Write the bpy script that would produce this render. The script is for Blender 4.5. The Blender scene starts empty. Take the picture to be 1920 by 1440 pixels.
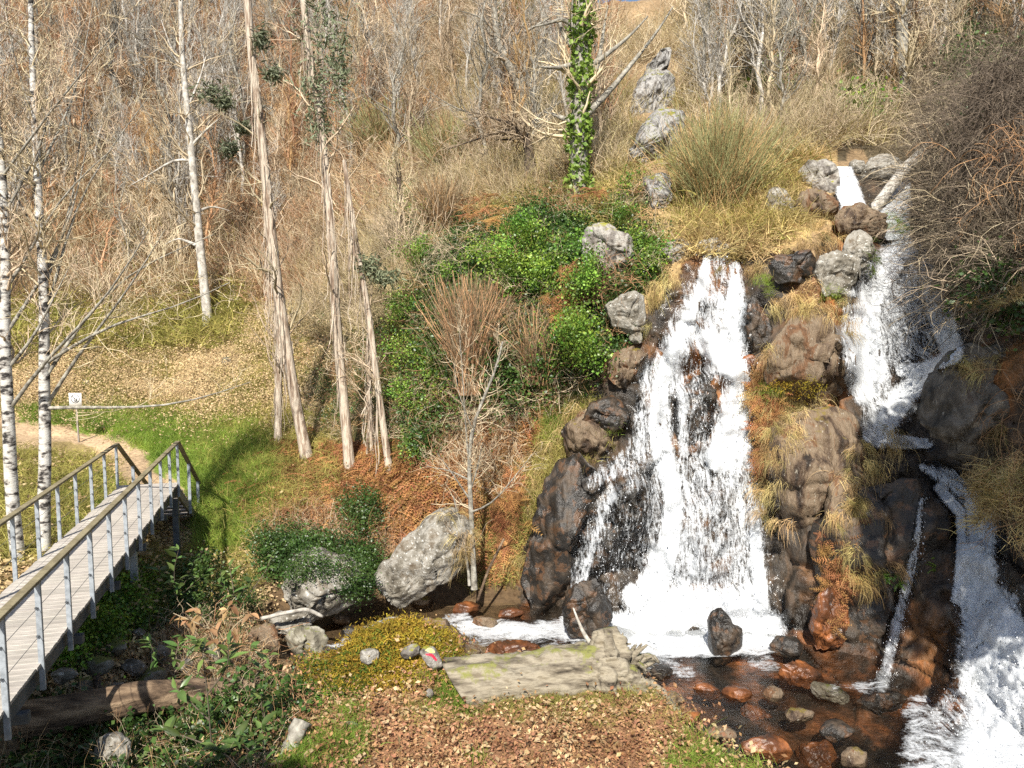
import bpy, math
import numpy as np
from mathutils import Vector
from mathutils.bvhtree import BVHTree
D = bpy.data
scene = bpy.context.scene
COL = scene.collection
rng = np.random.default_rng(7)
R = math.radians

# ------------------------------------------------------------------ camera, light, exposure
FPX, CX, CY = 1443.0, 960.0, 720.0            # focal length in photo pixels (1920 wide)
PITCH = R(5.15)
cam = D.objects.new('camera', D.cameras.new('camera')); COL.objects.link(cam)
cam.data.sensor_width = 36; cam.data.lens = 36*FPX/1920
cam.data.clip_start = 0.1; cam.data.clip_end = 2000
cam.location = (0, 0, 0); cam.rotation_euler = (math.pi/2-PITCH, 0, 0)
scene.camera = cam
SUN_EL, SUN_AZ = R(43), R(8)                  # light travels towards +Y, a little to the right
SD = Vector((math.sin(SUN_AZ)*math.cos(SUN_EL), math.cos(SUN_AZ)*math.cos(SUN_EL), -math.sin(SUN_EL)))
sun = D.objects.new('sun', D.lights.new('sun', 'SUN')); COL.objects.link(sun)
sun.data.energy = 4.7; sun.data.angle = R(0.53); sun.data.color = (1.0, 0.945, 0.85)
sun.rotation_euler = SD.to_track_quat('-Z', 'Y').to_euler()
W = D.worlds.new('World'); scene.world = W; W.use_nodes = True
wn = W.node_tree; wn.nodes.clear()
sk = wn.nodes.new('ShaderNodeTexSky'); sk.sky_type = 'NISHITA'; sk.sun_disc = False
sk.sun_elevation = SUN_EL; sk.sun_rotation = math.pi+SUN_AZ; sk.air_density = 1.0; sk.dust_density = 1.0
bg = wn.nodes.new('ShaderNodeBackground'); bg.inputs[1].default_value = 0.08
wo = wn.nodes.new('ShaderNodeOutputWorld')
wn.links.new(sk.outputs[0], bg.inputs[0]); wn.links.new(bg.outputs[0], wo.inputs[0])
scene.view_settings.view_transform = 'Standard'; scene.view_settings.look = 'None'
scene.view_settings.exposure = 0.8; scene.view_settings.gamma = 1
try:
    scene.cycles.max_bounces = 6; scene.cycles.diffuse_bounces = 2; scene.cycles.glossy_bounces = 2
    scene.cycles.transmission_bounces = 3; scene.cycles.transparent_max_bounces = 12
    scene.cycles.use_denoising = False
except Exception: pass

# ------------------------------------------------------------------ geometry helpers
SP, CP = math.sin(PITCH), math.cos(PITCH)
def P(u, v, Y):
    """the point at forward distance Y seen at photo position (u, v)"""
    u = np.asarray(u, float); v = np.asarray(v, float); Y = np.asarray(Y, float)
    yc = (CY-v)/FPX; dy = CP+yc*SP; dz = -SP+yc*CP
    return np.stack([(u-CX)/FPX/dy*Y, Y+0*u, dz/dy*Y], -1)
def Yz(v, z):
    yc = (CY-v)/FPX
    return z*(CP+yc*SP)/(-SP+yc*CP)
def _h(ix, iy, iz):
    n = (ix*374761393+iy*668265263+iz*2147483647) & 0xffffffff
    n = ((n ^ (n >> 13))*1274126177) & 0xffffffff
    return ((n ^ (n >> 16)) & 0xffff)/32767.5-1
def noise(p):
    p = np.asarray(p, float); i = np.floor(p).astype(np.int64); f = p-i; f = f*f*(3-2*f)
    r = 0
    for a in (0, 1):
        for b in (0, 1):
            for c in (0, 1):
                w = (f[..., 0] if a else 1-f[..., 0])*(f[..., 1] if b else 1-f[..., 1])*(f[..., 2] if c else 1-f[..., 2])
                r = r+w*_h(i[..., 0]+a, i[..., 1]+b, i[..., 2]+c)
    return r
def fbm(p, o=4, g=.5):
    r = 0; a = 1; p = np.array(p, float)
    for k in range(o):
        r = r+a*noise(p+17.3*k); a *= g; p = p*2.03
    return r
def ridge(p, o=4):
    r = 0; a = 1; p = np.array(p, float)
    for k in range(o):
        r = r+a*(1-2*np.abs(noise(p+9.1*k))); a *= .5; p = p*2.07
    return r
def inpoly(u, v, poly):
    u = np.asarray(u); v = np.asarray(v); c = np.zeros(u.shape, bool)
    n = len(poly)
    for i in range(n):
        x1, y1 = poly[i]; x2, y2 = poly[(i+1) % n]
        if y1 == y2: continue
        t = ((y1 > v) != (y2 > v)) & (u < (x2-x1)*(v-y1)/(y2-y1)+x1)
        c ^= t
    return c
def mesh(name, V, F, mat=None, smooth=True, mats=None):
    """V (n,3); F an int array (m,3|4) or a list of such arrays"""
    m = D.meshes.new(name)
    Fs = [np.asarray(f) for f in (F if isinstance(F, list) else [F]) if len(f)]
    V = np.asarray(V, np.float32)
    m.vertices.add(len(V)); m.vertices.foreach_set('co', V.ravel())
    loops = np.concatenate([f.ravel() for f in Fs]); tot = np.concatenate([np.full(len(f), f.shape[1]) for f in Fs])
    m.loops.add(len(loops)); m.loops.foreach_set('vertex_index', loops.astype(np.int32))
    m.polygons.add(len(tot)); m.polygons.foreach_set('loop_start', np.concatenate([[0], np.cumsum(tot)[:-1]]).astype(np.int32))
    m.polygons.foreach_set('loop_total', tot.astype(np.int32))
    if smooth: m.polygons.foreach_set('use_smooth', np.ones(len(tot), bool))
    if mat: m.materials.append(mat)
    m.update(calc_edges=True)
    return m
def obj(name, m, parent=None, loc=None):
    o = D.objects.new(name, m); COL.objects.link(o)
    if parent is not None:
        o.parent = parent
        if loc is None: o.location = -parent.location
    if loc is not None: o.location = loc
    return o
def tag(o, label=None, cat=None, group=None, kind=None):
    if label: o['label'] = label
    if cat: o['category'] = cat
    if group: o['group'] = group
    if kind: o['kind'] = kind
    return o
def thing(name, loc, label, cat, group=None):
    o = D.objects.new(name, None); COL.objects.link(o); o.location = Vector([float(a) for a in loc]); o.empty_display_size = .1
    return tag(o, label, cat, group)
def grid_faces(nu, nv, mask=None):
    i = np.arange(nu*nv).reshape(nv, nu)
    F = np.stack([i[:-1, :-1], i[1:, :-1], i[1:, 1:], i[:-1, 1:]], -1).reshape(-1, 4)
    if mask is not None: F = F[mask.reshape(-1)]
    return F
def join(parts):
    """parts: list of (V, F) with quads/tris -> one V and list of F"""
    Vs = []; Fs = {}; n = 0
    for V, F in parts:
        for f in (F if isinstance(F, list) else [F]):
            if len(f): Fs.setdefault(f.shape[1], []).append(np.asarray(f)+n)
        Vs.append(V); n += len(V)
    return np.concatenate(Vs), [np.concatenate(x) for x in Fs.values()]
def tubes(Pts, Rad, sides=3):
    """Pts (M,K,3), Rad (M,K) -> V, quads"""
    M, K = Rad.shape
    T = np.gradient(Pts, axis=1); T /= np.linalg.norm(T, axis=2, keepdims=True)+1e-9
    ref = np.where(np.abs(T[:, :1, 2:3]) > .8, np.array([1., 0, 0]), np.array([0, 0, 1.]))
    A = np.cross(T, np.broadcast_to(ref, T.shape)); A /= np.linalg.norm(A, axis=2, keepdims=True)+1e-9
    B = np.cross(T, A)
    an = np.arange(sides)*2*math.pi/sides
    V = Pts[:, :, None, :]+Rad[:, :, None, None]*(np.cos(an)[None, None, :, None]*A[:, :, None, :]+np.sin(an)[None, None, :, None]*B[:, :, None, :])
    i = np.arange(M*K*sides).reshape(M, K, sides); j = np.roll(i, -1, axis=2)
    F = np.stack([i[:, :-1], j[:, :-1], j[:, 1:], i[:, 1:]], -1).reshape(-1, 4)
    return V.reshape(-1, 3), F
def ribbons(Pts, Wd, g=rng):
    """flat strips: Pts (M,K,3), Wd (M,K)"""
    M, K = Wd.shape
    T = np.gradient(Pts, axis=1); S = np.cross(T, g.normal(size=(M, 1, 3))); S /= np.linalg.norm(S, axis=2, keepdims=True)+1e-9
    V = np.stack([Pts-S*Wd[..., None], Pts+S*Wd[..., None]], 2)
    i = np.arange(M*K*2).reshape(M, K, 2)
    F = np.stack([i[:, :-1, 0], i[:, :-1, 1], i[:, 1:, 1], i[:, 1:, 0]], -1).reshape(-1, 4)
    return V.reshape(-1, 3), F
def resample(pts, K):
    pts = np.asarray(pts, float)
    d = np.r_[0, np.cumsum(np.linalg.norm(np.diff(pts, axis=0), axis=1))]; t = np.linspace(0, d[-1], K)
    q = np.stack([np.interp(t, d, pts[:, k]) for k in range(pts.shape[1])], 1)
    for _ in range(2): q[1:-1] = .25*q[:-2]+.5*q[1:-1]+.25*q[2:]
    return q
def unit(a): return a/(np.linalg.norm(a, axis=-1, keepdims=True)+1e-9)
def spawn(Pp, Rp, n, t0=.2, t1=1, ang=(35, 70), ln=(.5, 1.5), rf=.55, rmin=.003, K=5, wob=.25, up=.15, g=rng, taper=.25, lenfall=.5):
    """n child branches growing from the parent polylines Pp (M,K,3)"""
    M, Kp = Rp.shape
    seg = np.linalg.norm(Pp[:, -1]-Pp[:, 0], axis=1)+.01
    mi = g.choice(M, n, p=seg/seg.sum()); t = g.uniform(t0, t1, n)*(Kp-1.001); k = t.astype(int); f = (t-k)[:, None]
    a = Pp[mi, k]; b = Pp[mi, k+1]; p0 = a*(1-f)+b*f; T = unit(b-a); r = Rp[mi, k]*(1-f[:, 0])+Rp[mi, k+1]*f[:, 0]
    S = unit(np.cross(T, g.normal(size=(n, 3)))); an = np.radians(g.uniform(*ang, n))[:, None]
    d = T*np.cos(an)+S*np.sin(an)
    L = g.uniform(*ln, n)*(1-lenfall*t/(Kp-1)); r0 = np.maximum(r*g.uniform(.7, 1, n)*rf, rmin)
    pts = [p0]; st = (L/(K-1))[:, None]
    for q in range(K-1):
        d = unit(d+g.normal(size=(n, 3))*wob+np.array([0, 0, up])); pts.append(pts[-1]+d*st)
    Pts = np.stack(pts, 1); tt = np.linspace(0, 1, K)
    return Pts, np.maximum(r0[:, None]*(1-(1-taper)*tt), rmin*.7)

# ------------------------------------------------------------------ materials
def nt(name):
    m = D.materials.new(name); m.use_nodes = True; t = m.node_tree; t.nodes.clear()
    return m, t, (lambda k, **kw: _mk(t, k, **kw))
def _mk(t, k, **kw):
    n = t.nodes.new('ShaderNode'+k)
    for a, b in kw.items():
        if a.startswith('i_'):
            key = a[2:]; n.inputs[int(key) if key.isdigit() else key].default_value = b
        else: setattr(n, a, b)
    return n
def ramp(n, cols):
    e = n.color_ramp.elements
    while len(e) > 1: e.remove(e[-1])
    for i, (p, c) in enumerate(cols):
        x = e[0] if i == 0 else e.new(p)
        x.position = p; x.color = (*c, 1)
def surf(name, cols, scale=3, stretch=(1, 1, 1), rough=.85, bump=.4, bscale=18, speck=None, spscale=40, spthr=.62, attr=False, rnd=0, spec=.3, moss=None, mthr=.5, pos=True, transl=0, rgh2=None, dist=0, bdist=.03, crack=0):
    m, t, N = nt(name); L = t.links.new
    out = N('OutputMaterial'); bs = N('BsdfPrincipled'); bs.inputs['Roughness'].default_value = rough
    bs.inputs['Specular IOR Level'].default_value = spec
    co = N('NewGeometry').outputs['Position'] if pos else N('TexCoord').outputs['Object']
    mp = N('Mapping'); mp.inputs['Scale'].default_value = stretch; L(co, mp.inputs[0])
    n1 = N('TexNoise', i_Scale=scale, i_Detail=7, i_Roughness=.62, i_Distortion=dist); L(mp.outputs[0], n1.inputs['Vector'])
    rp = N('ValToRGB'); ramp(rp, cols); L(n1.outputs[0], rp.inputs[0]); c = rp.outputs[0]
    if attr:
        at = N('Attribute', attribute_name='col'); mx = N('Mix', data_type='RGBA', blend_type='MULTIPLY'); mx.inputs[0].default_value = 1
        L(c, mx.inputs[6]); L(at.outputs['Color'], mx.inputs[7]); c = mx.outputs[2]
    if speck:
        n2 = N('TexNoise', i_Scale=spscale, i_Detail=4, i_Roughness=.6); L(mp.outputs[0], n2.inputs['Vector'])
        mr = N('MapRange'); mr.inputs[1].default_value = spthr; mr.inputs[2].default_value = spthr+.06; L(n2.outputs[0], mr.inputs[0])
        mx = N('Mix', data_type='RGBA'); L(mr.outputs[0], mx.inputs[0]); L(c, mx.inputs[6]); mx.inputs[7].default_value = (*speck, 1); c = mx.outputs[2]
    if moss:
        g = N('NewGeometry'); sx = N('SeparateXYZ'); L(g.outputs['Normal'], sx.inputs[0])
        n3 = N('TexNoise', i_Scale=2.3, i_Detail=6, i_Roughness=.7); L(co, n3.inputs['Vector'])
        ad = N('Math', operation='ADD'); L(n3.outputs[0], ad.inputs[0]); ml = N('Math', operation='MULTIPLY'); ml.inputs[1].default_value = .35
        L(sx.outputs[2], ml.inputs[0]); L(ml.outputs[0], ad.inputs[1])
        mr = N('MapRange'); mr.inputs[1].default_value = mthr; mr.inputs[2].default_value = mthr+.08; L(ad.outputs[0], mr.inputs[0])
        mx = N('Mix', data_type='RGBA'); L(mr.outputs[0], mx.inputs[0]); L(c, mx.inputs[6]); mx.inputs[7].default_value = (*moss, 1); c = mx.outputs[2]
    if rnd:
        oi = N('ObjectInfo'); hs = N('HueSaturation'); a = N('MapRange'); a.inputs[3].default_value = 1-rnd; a.inputs[4].default_value = 1+rnd
        L(oi.outputs['Random'], a.inputs[0]); L(a.outputs[0], hs.inputs['Value']); L(c, hs.inputs['Color'])
        b = N('MapRange'); b.inputs[3].default_value = .5-rnd*.05; b.inputs[4].default_value = .5+rnd*.05
        w = N('Math', operation='FRACT'); q = N('Math', operation='MULTIPLY'); q.inputs[1].default_value = 7.7
        L(oi.outputs['Random'], q.inputs[0]); L(q.outputs[0], w.inputs[0]); L(w.outputs[0], b.inputs[0]); L(b.outputs[0], hs.inputs['Hue'])
        c = hs.outputs[0]
    L(c, bs.inputs['Base Color'])
    if rgh2 is not None:
        mr = N('MapRange'); mr.inputs[3].default_value = rough; mr.inputs[4].default_value = rgh2; mr.inputs[1].default_value = .4; mr.inputs[2].default_value = .6
        L(n1.outputs[0], mr.inputs[0]); L(mr.outputs[0], bs.inputs['Roughness'])
    if bump:
        nb = N('TexNoise', i_Scale=bscale, i_Detail=8, i_Roughness=.65); L(mp.outputs[0], nb.inputs['Vector'])
        hgt = nb.outputs[0]
        if crack:
            vo = N('TexVoronoi', feature='DISTANCE_TO_EDGE', i_Scale=crack); L(mp.outputs[0], vo.inputs['Vector'])
            mc = N('MapRange'); mc.inputs[2].default_value = .08; L(vo.outputs[0], mc.inputs[0])
            sm = N('Math', operation='ADD'); L(mc.outputs[0], sm.inputs[0]); L(hgt, sm.inputs[1]); hgt = sm.outputs[0]
        bp = N('Bump', i_Strength=bump, i_Distance=bdist); L(hgt, bp.inputs['Height']); L(bp.outputs[0], bs.inputs['Normal'])
    s = bs.outputs[0]
    if transl:
        tr = N('BsdfTranslucent'); L(c, tr.inputs[0]); ms = N('MixShader'); ms.inputs[0].default_value = transl
        L(s, ms.inputs[1]); L(tr.outputs[0], ms.inputs[2]); s = ms.outputs[0]
    L(s, out.inputs[0])
    return m
K2 = lambda a, b: [(.35, a), (.65, b)]
M = {}
M['ground'] = surf('ground', [(.3, (.55, .5, .45)), (.5, (1, 1, 1)), (.7, (1.45, 1.4, 1.3))], 9, attr=True, bump=.8, bscale=14, rough=.95, spec=.1)
M['cliff'] = surf('cliff', [(.3, (.35, .35, .4)), (.5, (1, .95, .9)), (.68, (2.1, 1.6, 1.2))], 2.2, stretch=(1.3, 1, .7), attr=True, bump=.9, bscale=7, rough=.28, rgh2=.6, spec=.5, dist=.6, bdist=.08)
M['rock_grey'] = surf('rock_grey', [(.34, (.07, .06, .045)), (.44, (.2, .18, .145)), (.54, (.33, .31, .27)), (.62, (.2, .17, .13)), (.7, (.12, .09, .06))], 2.6, bump=.9, bscale=9, speck=(.58, .57, .53), spthr=.6, spscale=14, rough=.9, spec=.2, bdist=.07)
M['rock_pale'] = surf('rock_pale', [(.34, (.08, .07, .06)), (.44, (.2, .18, .16)), (.54, (.4, .38, .34)), (.62, (.22, .19, .16)), (.7, (.12, .1, .08))], 3.4, bump=1, bscale=7, rough=.9, spec=.2, moss=(.28, .27, .035), mthr=.78, bdist=.08)
M['rock_brown'] = surf('rock_brown', [(.34, (.02, .014, .01)), (.42, (.085, .055, .035)), (.48, (.19, .135, .085)), (.54, (.22, .165, .11)), (.6, (.17, .085, .04)), (.68, (.08, .05, .03))], 1.5, stretch=(1.6, 1.2, .55), bump=1, bscale=5, speck=(.38, .34, .27), spthr=.63, spscale=12, rough=.45, rgh2=.75, spec=.4, bdist=.12, dist=.5, moss=(.2, .15, .03), mthr=.84)
M['rock_crag'] = surf('rock_crag', [(.34, (.06, .055, .05)), (.44, (.2, .19, .18)), (.54, (.42, .41, .39)), (.62, (.2, .18, .16))], 2.2, stretch=(1.6, 1, .8), bump=1, bscale=5, rough=.9, spec=.2, moss=(.22, .22, .03), mthr=.79, bdist=.12, dist=1.2)
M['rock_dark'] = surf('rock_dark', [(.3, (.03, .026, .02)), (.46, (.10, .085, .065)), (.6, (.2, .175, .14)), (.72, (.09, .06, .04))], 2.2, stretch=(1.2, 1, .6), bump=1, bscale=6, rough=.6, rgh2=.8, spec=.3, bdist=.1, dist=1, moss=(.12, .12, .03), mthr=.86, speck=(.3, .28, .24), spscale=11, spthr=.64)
M['rock_wet'] = surf('rock_wet', [(.3, (.012, .011, .010)), (.5, (.03, .025, .02)), (.66, (.09, .062, .04))], 2.4, bump=.7, bscale=6, rough=.3, rgh2=.5, spec=.5, bdist=.08, dist=.6, speck=(.10, .055, .03), spscale=4, spthr=.55)
M['rock_orange'] = surf('rock_orange', [(.3, (.03, .02, .015)), (.5, (.12, .045, .018)), (.68, (.33, .12, .04))], 3, bump=.8, bscale=8, rough=.3, spec=.5)
M['rock_moss'] = surf('rock_moss', [(.3, (.09, .08, .06)), (.5, (.22, .2, .15)), (.65, (.4, .38, .32))], 3.5, bump=.8, bscale=8, rough=.9, spec=.2, moss=(.15, .16, .05), mthr=.74, bdist=.06)
M['birch'] = surf('birch_bark', [(.40, (.03, .027, .025)), (.45, (.22, .2, .18)), (.51, (.5, .48, .44)), (.7, (.66, .65, .61))], 4.5, stretch=(1, 1, 2), bump=.5, bscale=20, rough=.8)
M['bark_pale'] = surf('bark_pale', [(.3, (.15, .13, .11)), (.5, (.42, .39, .34)), (.65, (.6, .57, .52))], 6, stretch=(1, 1, .8), bump=.5, rough=.85)
M['bark_euc'] = surf('bark_eucalyptus', [(.32, (.12, .08, .055)), (.43, (.3, .22, .16)), (.54, (.58, .5, .4)), (.68, (.26, .2, .15))], 4, stretch=(3, 3, .35), bump=.9, bscale=9, rough=.9)
M['bark_grey'] = surf('bark_grey', [(.3, (.08, .07, .055)), (.5, (.26, .24, .2)), (.65, (.42, .4, .34))], 8, bump=.6, rough=.9)
M['bark_dark'] = surf('bark_dark', [(.3, (.02, .015, .012)), (.6, (.10, .075, .055))], 8, bump=.6, rough=.9)
M['twig_grey'] = surf('twig_grey', [(.3, (.27, .21, .13)), (.6, (.58, .47, .32))], 1.5, bump=0, rnd=.25)
M['twig_brown'] = surf('twig_brown', [(.3, (.22, .11, .055)), (.6, (.46, .28, .14))], 1.2, bump=0, rnd=.3)
M['twig_dark'] = surf('twig_dark', [(.3, (.05, .04, .03)), (.6, (.17, .135, .095))], 1.2, bump=0, rnd=.3)
M['log'] = surf('log_wood', [(.34, (.035, .028, .02)), (.43, (.15, .125, .09)), (.54, (.31, .27, .2)), (.64, (.17, .14, .095))], 5, stretch=(.3, 1, 1.6), moss=(.2, .2, .06), mthr=.84, bump=1, bscale=9, rough=.9)
M['log_red'] = surf('log_bark_red', [(.34, (.03, .02, .014)), (.48, (.12, .08, .05)), (.62, (.27, .19, .12))], 4, stretch=(.3, 1.2, 2), bump=1, bscale=8, rough=.9, bdist=.05)
M['ivy'] = surf('ivy_leaf', K2((.06, .14, .015), (.26, .40, .06)), 1.4, rnd=.6, bump=0, rough=.42, spec=.45, transl=.3)
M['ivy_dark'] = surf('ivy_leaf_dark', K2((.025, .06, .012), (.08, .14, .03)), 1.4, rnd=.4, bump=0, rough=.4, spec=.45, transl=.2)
M['laurel'] = surf('laurel_leaf', K2((.06, .11, .03), (.13, .19, .05)), 3, rnd=.5, bump=0, rough=.35, spec=.5, transl=.2)
M['laurel_dry'] = surf('laurel_leaf_dry', K2((.3, .17, .07), (.5, .33, .17)), 3, rnd=.4, bump=0, rough=.6, spec=.3, transl=.2)
M['ivy_trunk'] = surf('ivy_leaf_bright', K2((.08, .16, .02), (.34, .46, .09)), 5, bump=0, rough=.42, spec=.4, transl=.3)
M['euc_leaf'] = surf('eucalyptus_leaf', K2((.13, .155, .08), (.27, .31, .19)), 2, rnd=.4, bump=0, rough=.5, transl=.2)
M['grass'] = surf('grass_blade', K2((.14, .23, .03), (.32, .42, .07)), .9, rnd=.35, bump=0, rough=.6, transl=.35)
M['grass_dry'] = surf('dry_grass', K2((.36, .26, .09), (.66, .52, .25)), 1.1, rnd=.5, bump=0, rough=.8, transl=.25)
M['grass_olive'] = surf('olive_grass', K2((.21, .20, .045), (.43, .38, .11)), .8, rnd=.4, bump=0, rough=.8, transl=.25)
M['bracken'] = surf('dead_bracken', K2((.25, .11, .04), (.48, .25, .10)), .8, rnd=.4, bump=0, rough=.85, transl=.25)
M['brush_red'] = surf('red_brush', K2((.34, .18, .09), (.56, .38, .22)), .35, rnd=.4, bump=0, rough=.9, transl=.15)
M['brush_tan'] = surf('tan_brush', K2((.30, .23, .10), (.58, .48, .28)), .35, rnd=.4, bump=0, rough=.9, transl=.15)
M['litter'] = surf('leaf_litter', K2((.36, .25, .12), (.60, .46, .26)), 2.5, rnd=.3, bump=0, rough=.8, transl=.15)
M['litter_red'] = surf('leaf_litter_red', K2((.20, .095, .04), (.46, .27, .14)), 2.5, rnd=.4, bump=0, rough=.8, transl=.15)
M['broom'] = surf('broom_twig', K2((.2, .21, .08), (.42, .42, .2)), 1.4, bump=0, rough=.8, transl=.2)
M['broom_brown'] = surf('broom_twig_brown', K2((.2, .14, .08), (.38, .29, .18)), 1.4, bump=0, rough=.8, transl=.2)
M['moss'] = surf('moss', K2((.2, .13, .015), (.40, .29, .035)), 2.4, rnd=.4, bump=.5, rough=.95, transl=.15)
M['moss_dark'] = surf('moss_green', K2((.05, .09, .01), (.14, .2, .025)), 2.4, rnd=.4, bump=.5, rough=.95, transl=.15)
M['plank'] = surf('deck_plank', [(.3, (.30, .27, .23)), (.55, (.46, .42, .37)), (.7, (.56, .52, .46))], 5, stretch=(.5, 6, 1), pos=False, rnd=.12, bump=.4, bscale=20, rough=.85)
M['rail_wood'] = surf('rail_wood', [(.3, (.13, .105, .06)), (.6, (.27, .23, .14))], 4, stretch=(1, 1, 1), bump=.4, rough=.8)
M['steel'] = surf('galvanised_steel', [(.3, (.18, .2, .22)), (.6, (.33, .36, .39))], 12, bump=.1, rough=.45, spec=.6)
M['steel_dark'] = surf('beam_steel', [(.3, (.05, .055, .06)), (.6, (.11, .12, .13))], 4, bump=.2, rough=.6)
M['wood_dark'] = surf('step_wood', [(.3, (.14, .12, .10)), (.6, (.34, .3, .26))], 8, bump=.5, rough=.9)
M['white'] = surf('white_paint', K2((.75, .74, .7), (.82, .8, .77)), 5, bump=0, rough=.5)
M['black'] = surf('black_paint', K2((.02, .02, .025), (.03, .03, .035)), 5, bump=0, rough=.5)
M['red'] = surf('red_paint', K2((.5, .03, .06), (.6, .05, .09)), 15, bump=0, rough=.6)
M['yellow'] = surf('yellow_paint', K2((.75, .7, .2), (.8, .78, .35)), 15, bump=0, rough=.6)
M['orange'] = surf('orange_petal', K2((.6, .12, .02), (.8, .22, .03)), 15, bump=0, rough=.6)
M['house'] = surf('house_wall', K2((.62, .42, .36), (.68, .48, .42)), 3, bump=.1, rough=.9)
M['house_red'] = surf('house_roof', K2((.4, .08, .06), (.5, .12, .08)), 3, bump=.1, rough=.9)

def water_mat(name, spray=False):
    """white broken water: foam over clear film, driven by the vertex attribute foam"""
    m, t, N = nt(name); L = t.links.new
    out = N('OutputMaterial'); g = N('NewGeometry'); at = N('Attribute', attribute_name='foam'); fl = N('Attribute', attribute_name='flow')
    mp = N('Mapping'); mp.inputs['Scale'].default_value = (1, 1, 1) if name != 'falling_water' else (7, 1.5, 1.5)
    L(fl.outputs['Vector'], mp.inputs[0])
    n1 = N('TexNoise', i_Scale=1.7, i_Detail=10, i_Roughness=.74, i_Distortion=1.3); L(mp.outputs[0], n1.inputs['Vector'])
    n2 = N('TexNoise', i_Scale=17, i_Detail=5, i_Roughness=.75, i_Distortion=.6); L(g.outputs['Position'], n2.inputs['Vector'])
    a = N('Math', operation='MULTIPLY_ADD'); L(n1.outputs[0], a.inputs[0]); a.inputs[1].default_value = .68
    b = N('Math', operation='MULTIPLY'); L(n2.outputs[0], b.inputs[0]); b.inputs[1].default_value = .32; L(b.outputs[0], a.inputs[2])
    th = N('Math', operation='SUBTRACT'); th.inputs[0].default_value = .82; fm = N('Math', operation='MULTIPLY'); fm.inputs[1].default_value = .55
    L(at.outputs['Fac'], fm.inputs[0]); L(fm.outputs[0], th.inputs[1])
    df = N('Math', operation='SUBTRACT'); L(a.outputs[0], df.inputs[0]); L(th.outputs[0], df.inputs[1])
    al = N('MapRange'); al.inputs[1].default_value = -.045; al.inputs[2].default_value = .085; L(df.outputs[0], al.inputs[0])
    foam = N('BsdfPrincipled', i_Roughness=.45); foam.inputs['Base Color'].default_value = (.80, .83, .86, 1); foam.inputs['Specular IOR Level'].default_value = .4
    foam.inputs['Subsurface Weight'].default_value = 0
    tl = N('BsdfTranslucent'); tl.inputs[0].default_value = (.86, .88, .9, 1); fs = N('MixShader'); fs.inputs[0].default_value = .3
    bp = N('Bump', i_Strength=.8, i_Distance=.06); L(a.outputs[0], bp.inputs['Height']); L(bp.outputs[0], foam.inputs['Normal'])
    L(foam.outputs[0], fs.inputs[1]); L(tl.outputs[0], fs.inputs[2])
    tp = N('BsdfTransparent'); tp.inputs[0].default_value = (.93, .93, .92, 1); gl = N('BsdfGlossy', i_Roughness=.16)
    bp2 = N('Bump', i_Strength=.35, i_Distance=.03); L(n1.outputs[0], bp2.inputs['Height']); L(bp2.outputs[0], gl.inputs['Normal']); fr = N('Fresnel', i_IOR=1.33); film = N('MixShader'); L(bp2.outputs[0], fr.inputs['Normal']); L(fr.outputs[0], film.inputs[0]); L(tp.outputs[0], film.inputs[1]); L(gl.outputs[0], film.inputs[2])
    mx = N('MixShader'); L(al.outputs[0], mx.inputs[0]); L(film.outputs[0], mx.inputs[1]); L(fs.outputs[0], mx.inputs[2]); L(mx.outputs[0], out.inputs[0])
    return m
M['fall'] = water_mat('falling_water'); M['pool'] = water_mat('pool_water')
m, t, N = nt('water_drop'); b = N('BsdfPrincipled', i_Roughness=.3); b.inputs['Base Color'].default_value = (.9, .92, .95, 1); t.links.new(b.outputs[0], N('OutputMaterial').inputs[0]); M['drop'] = m

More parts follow.
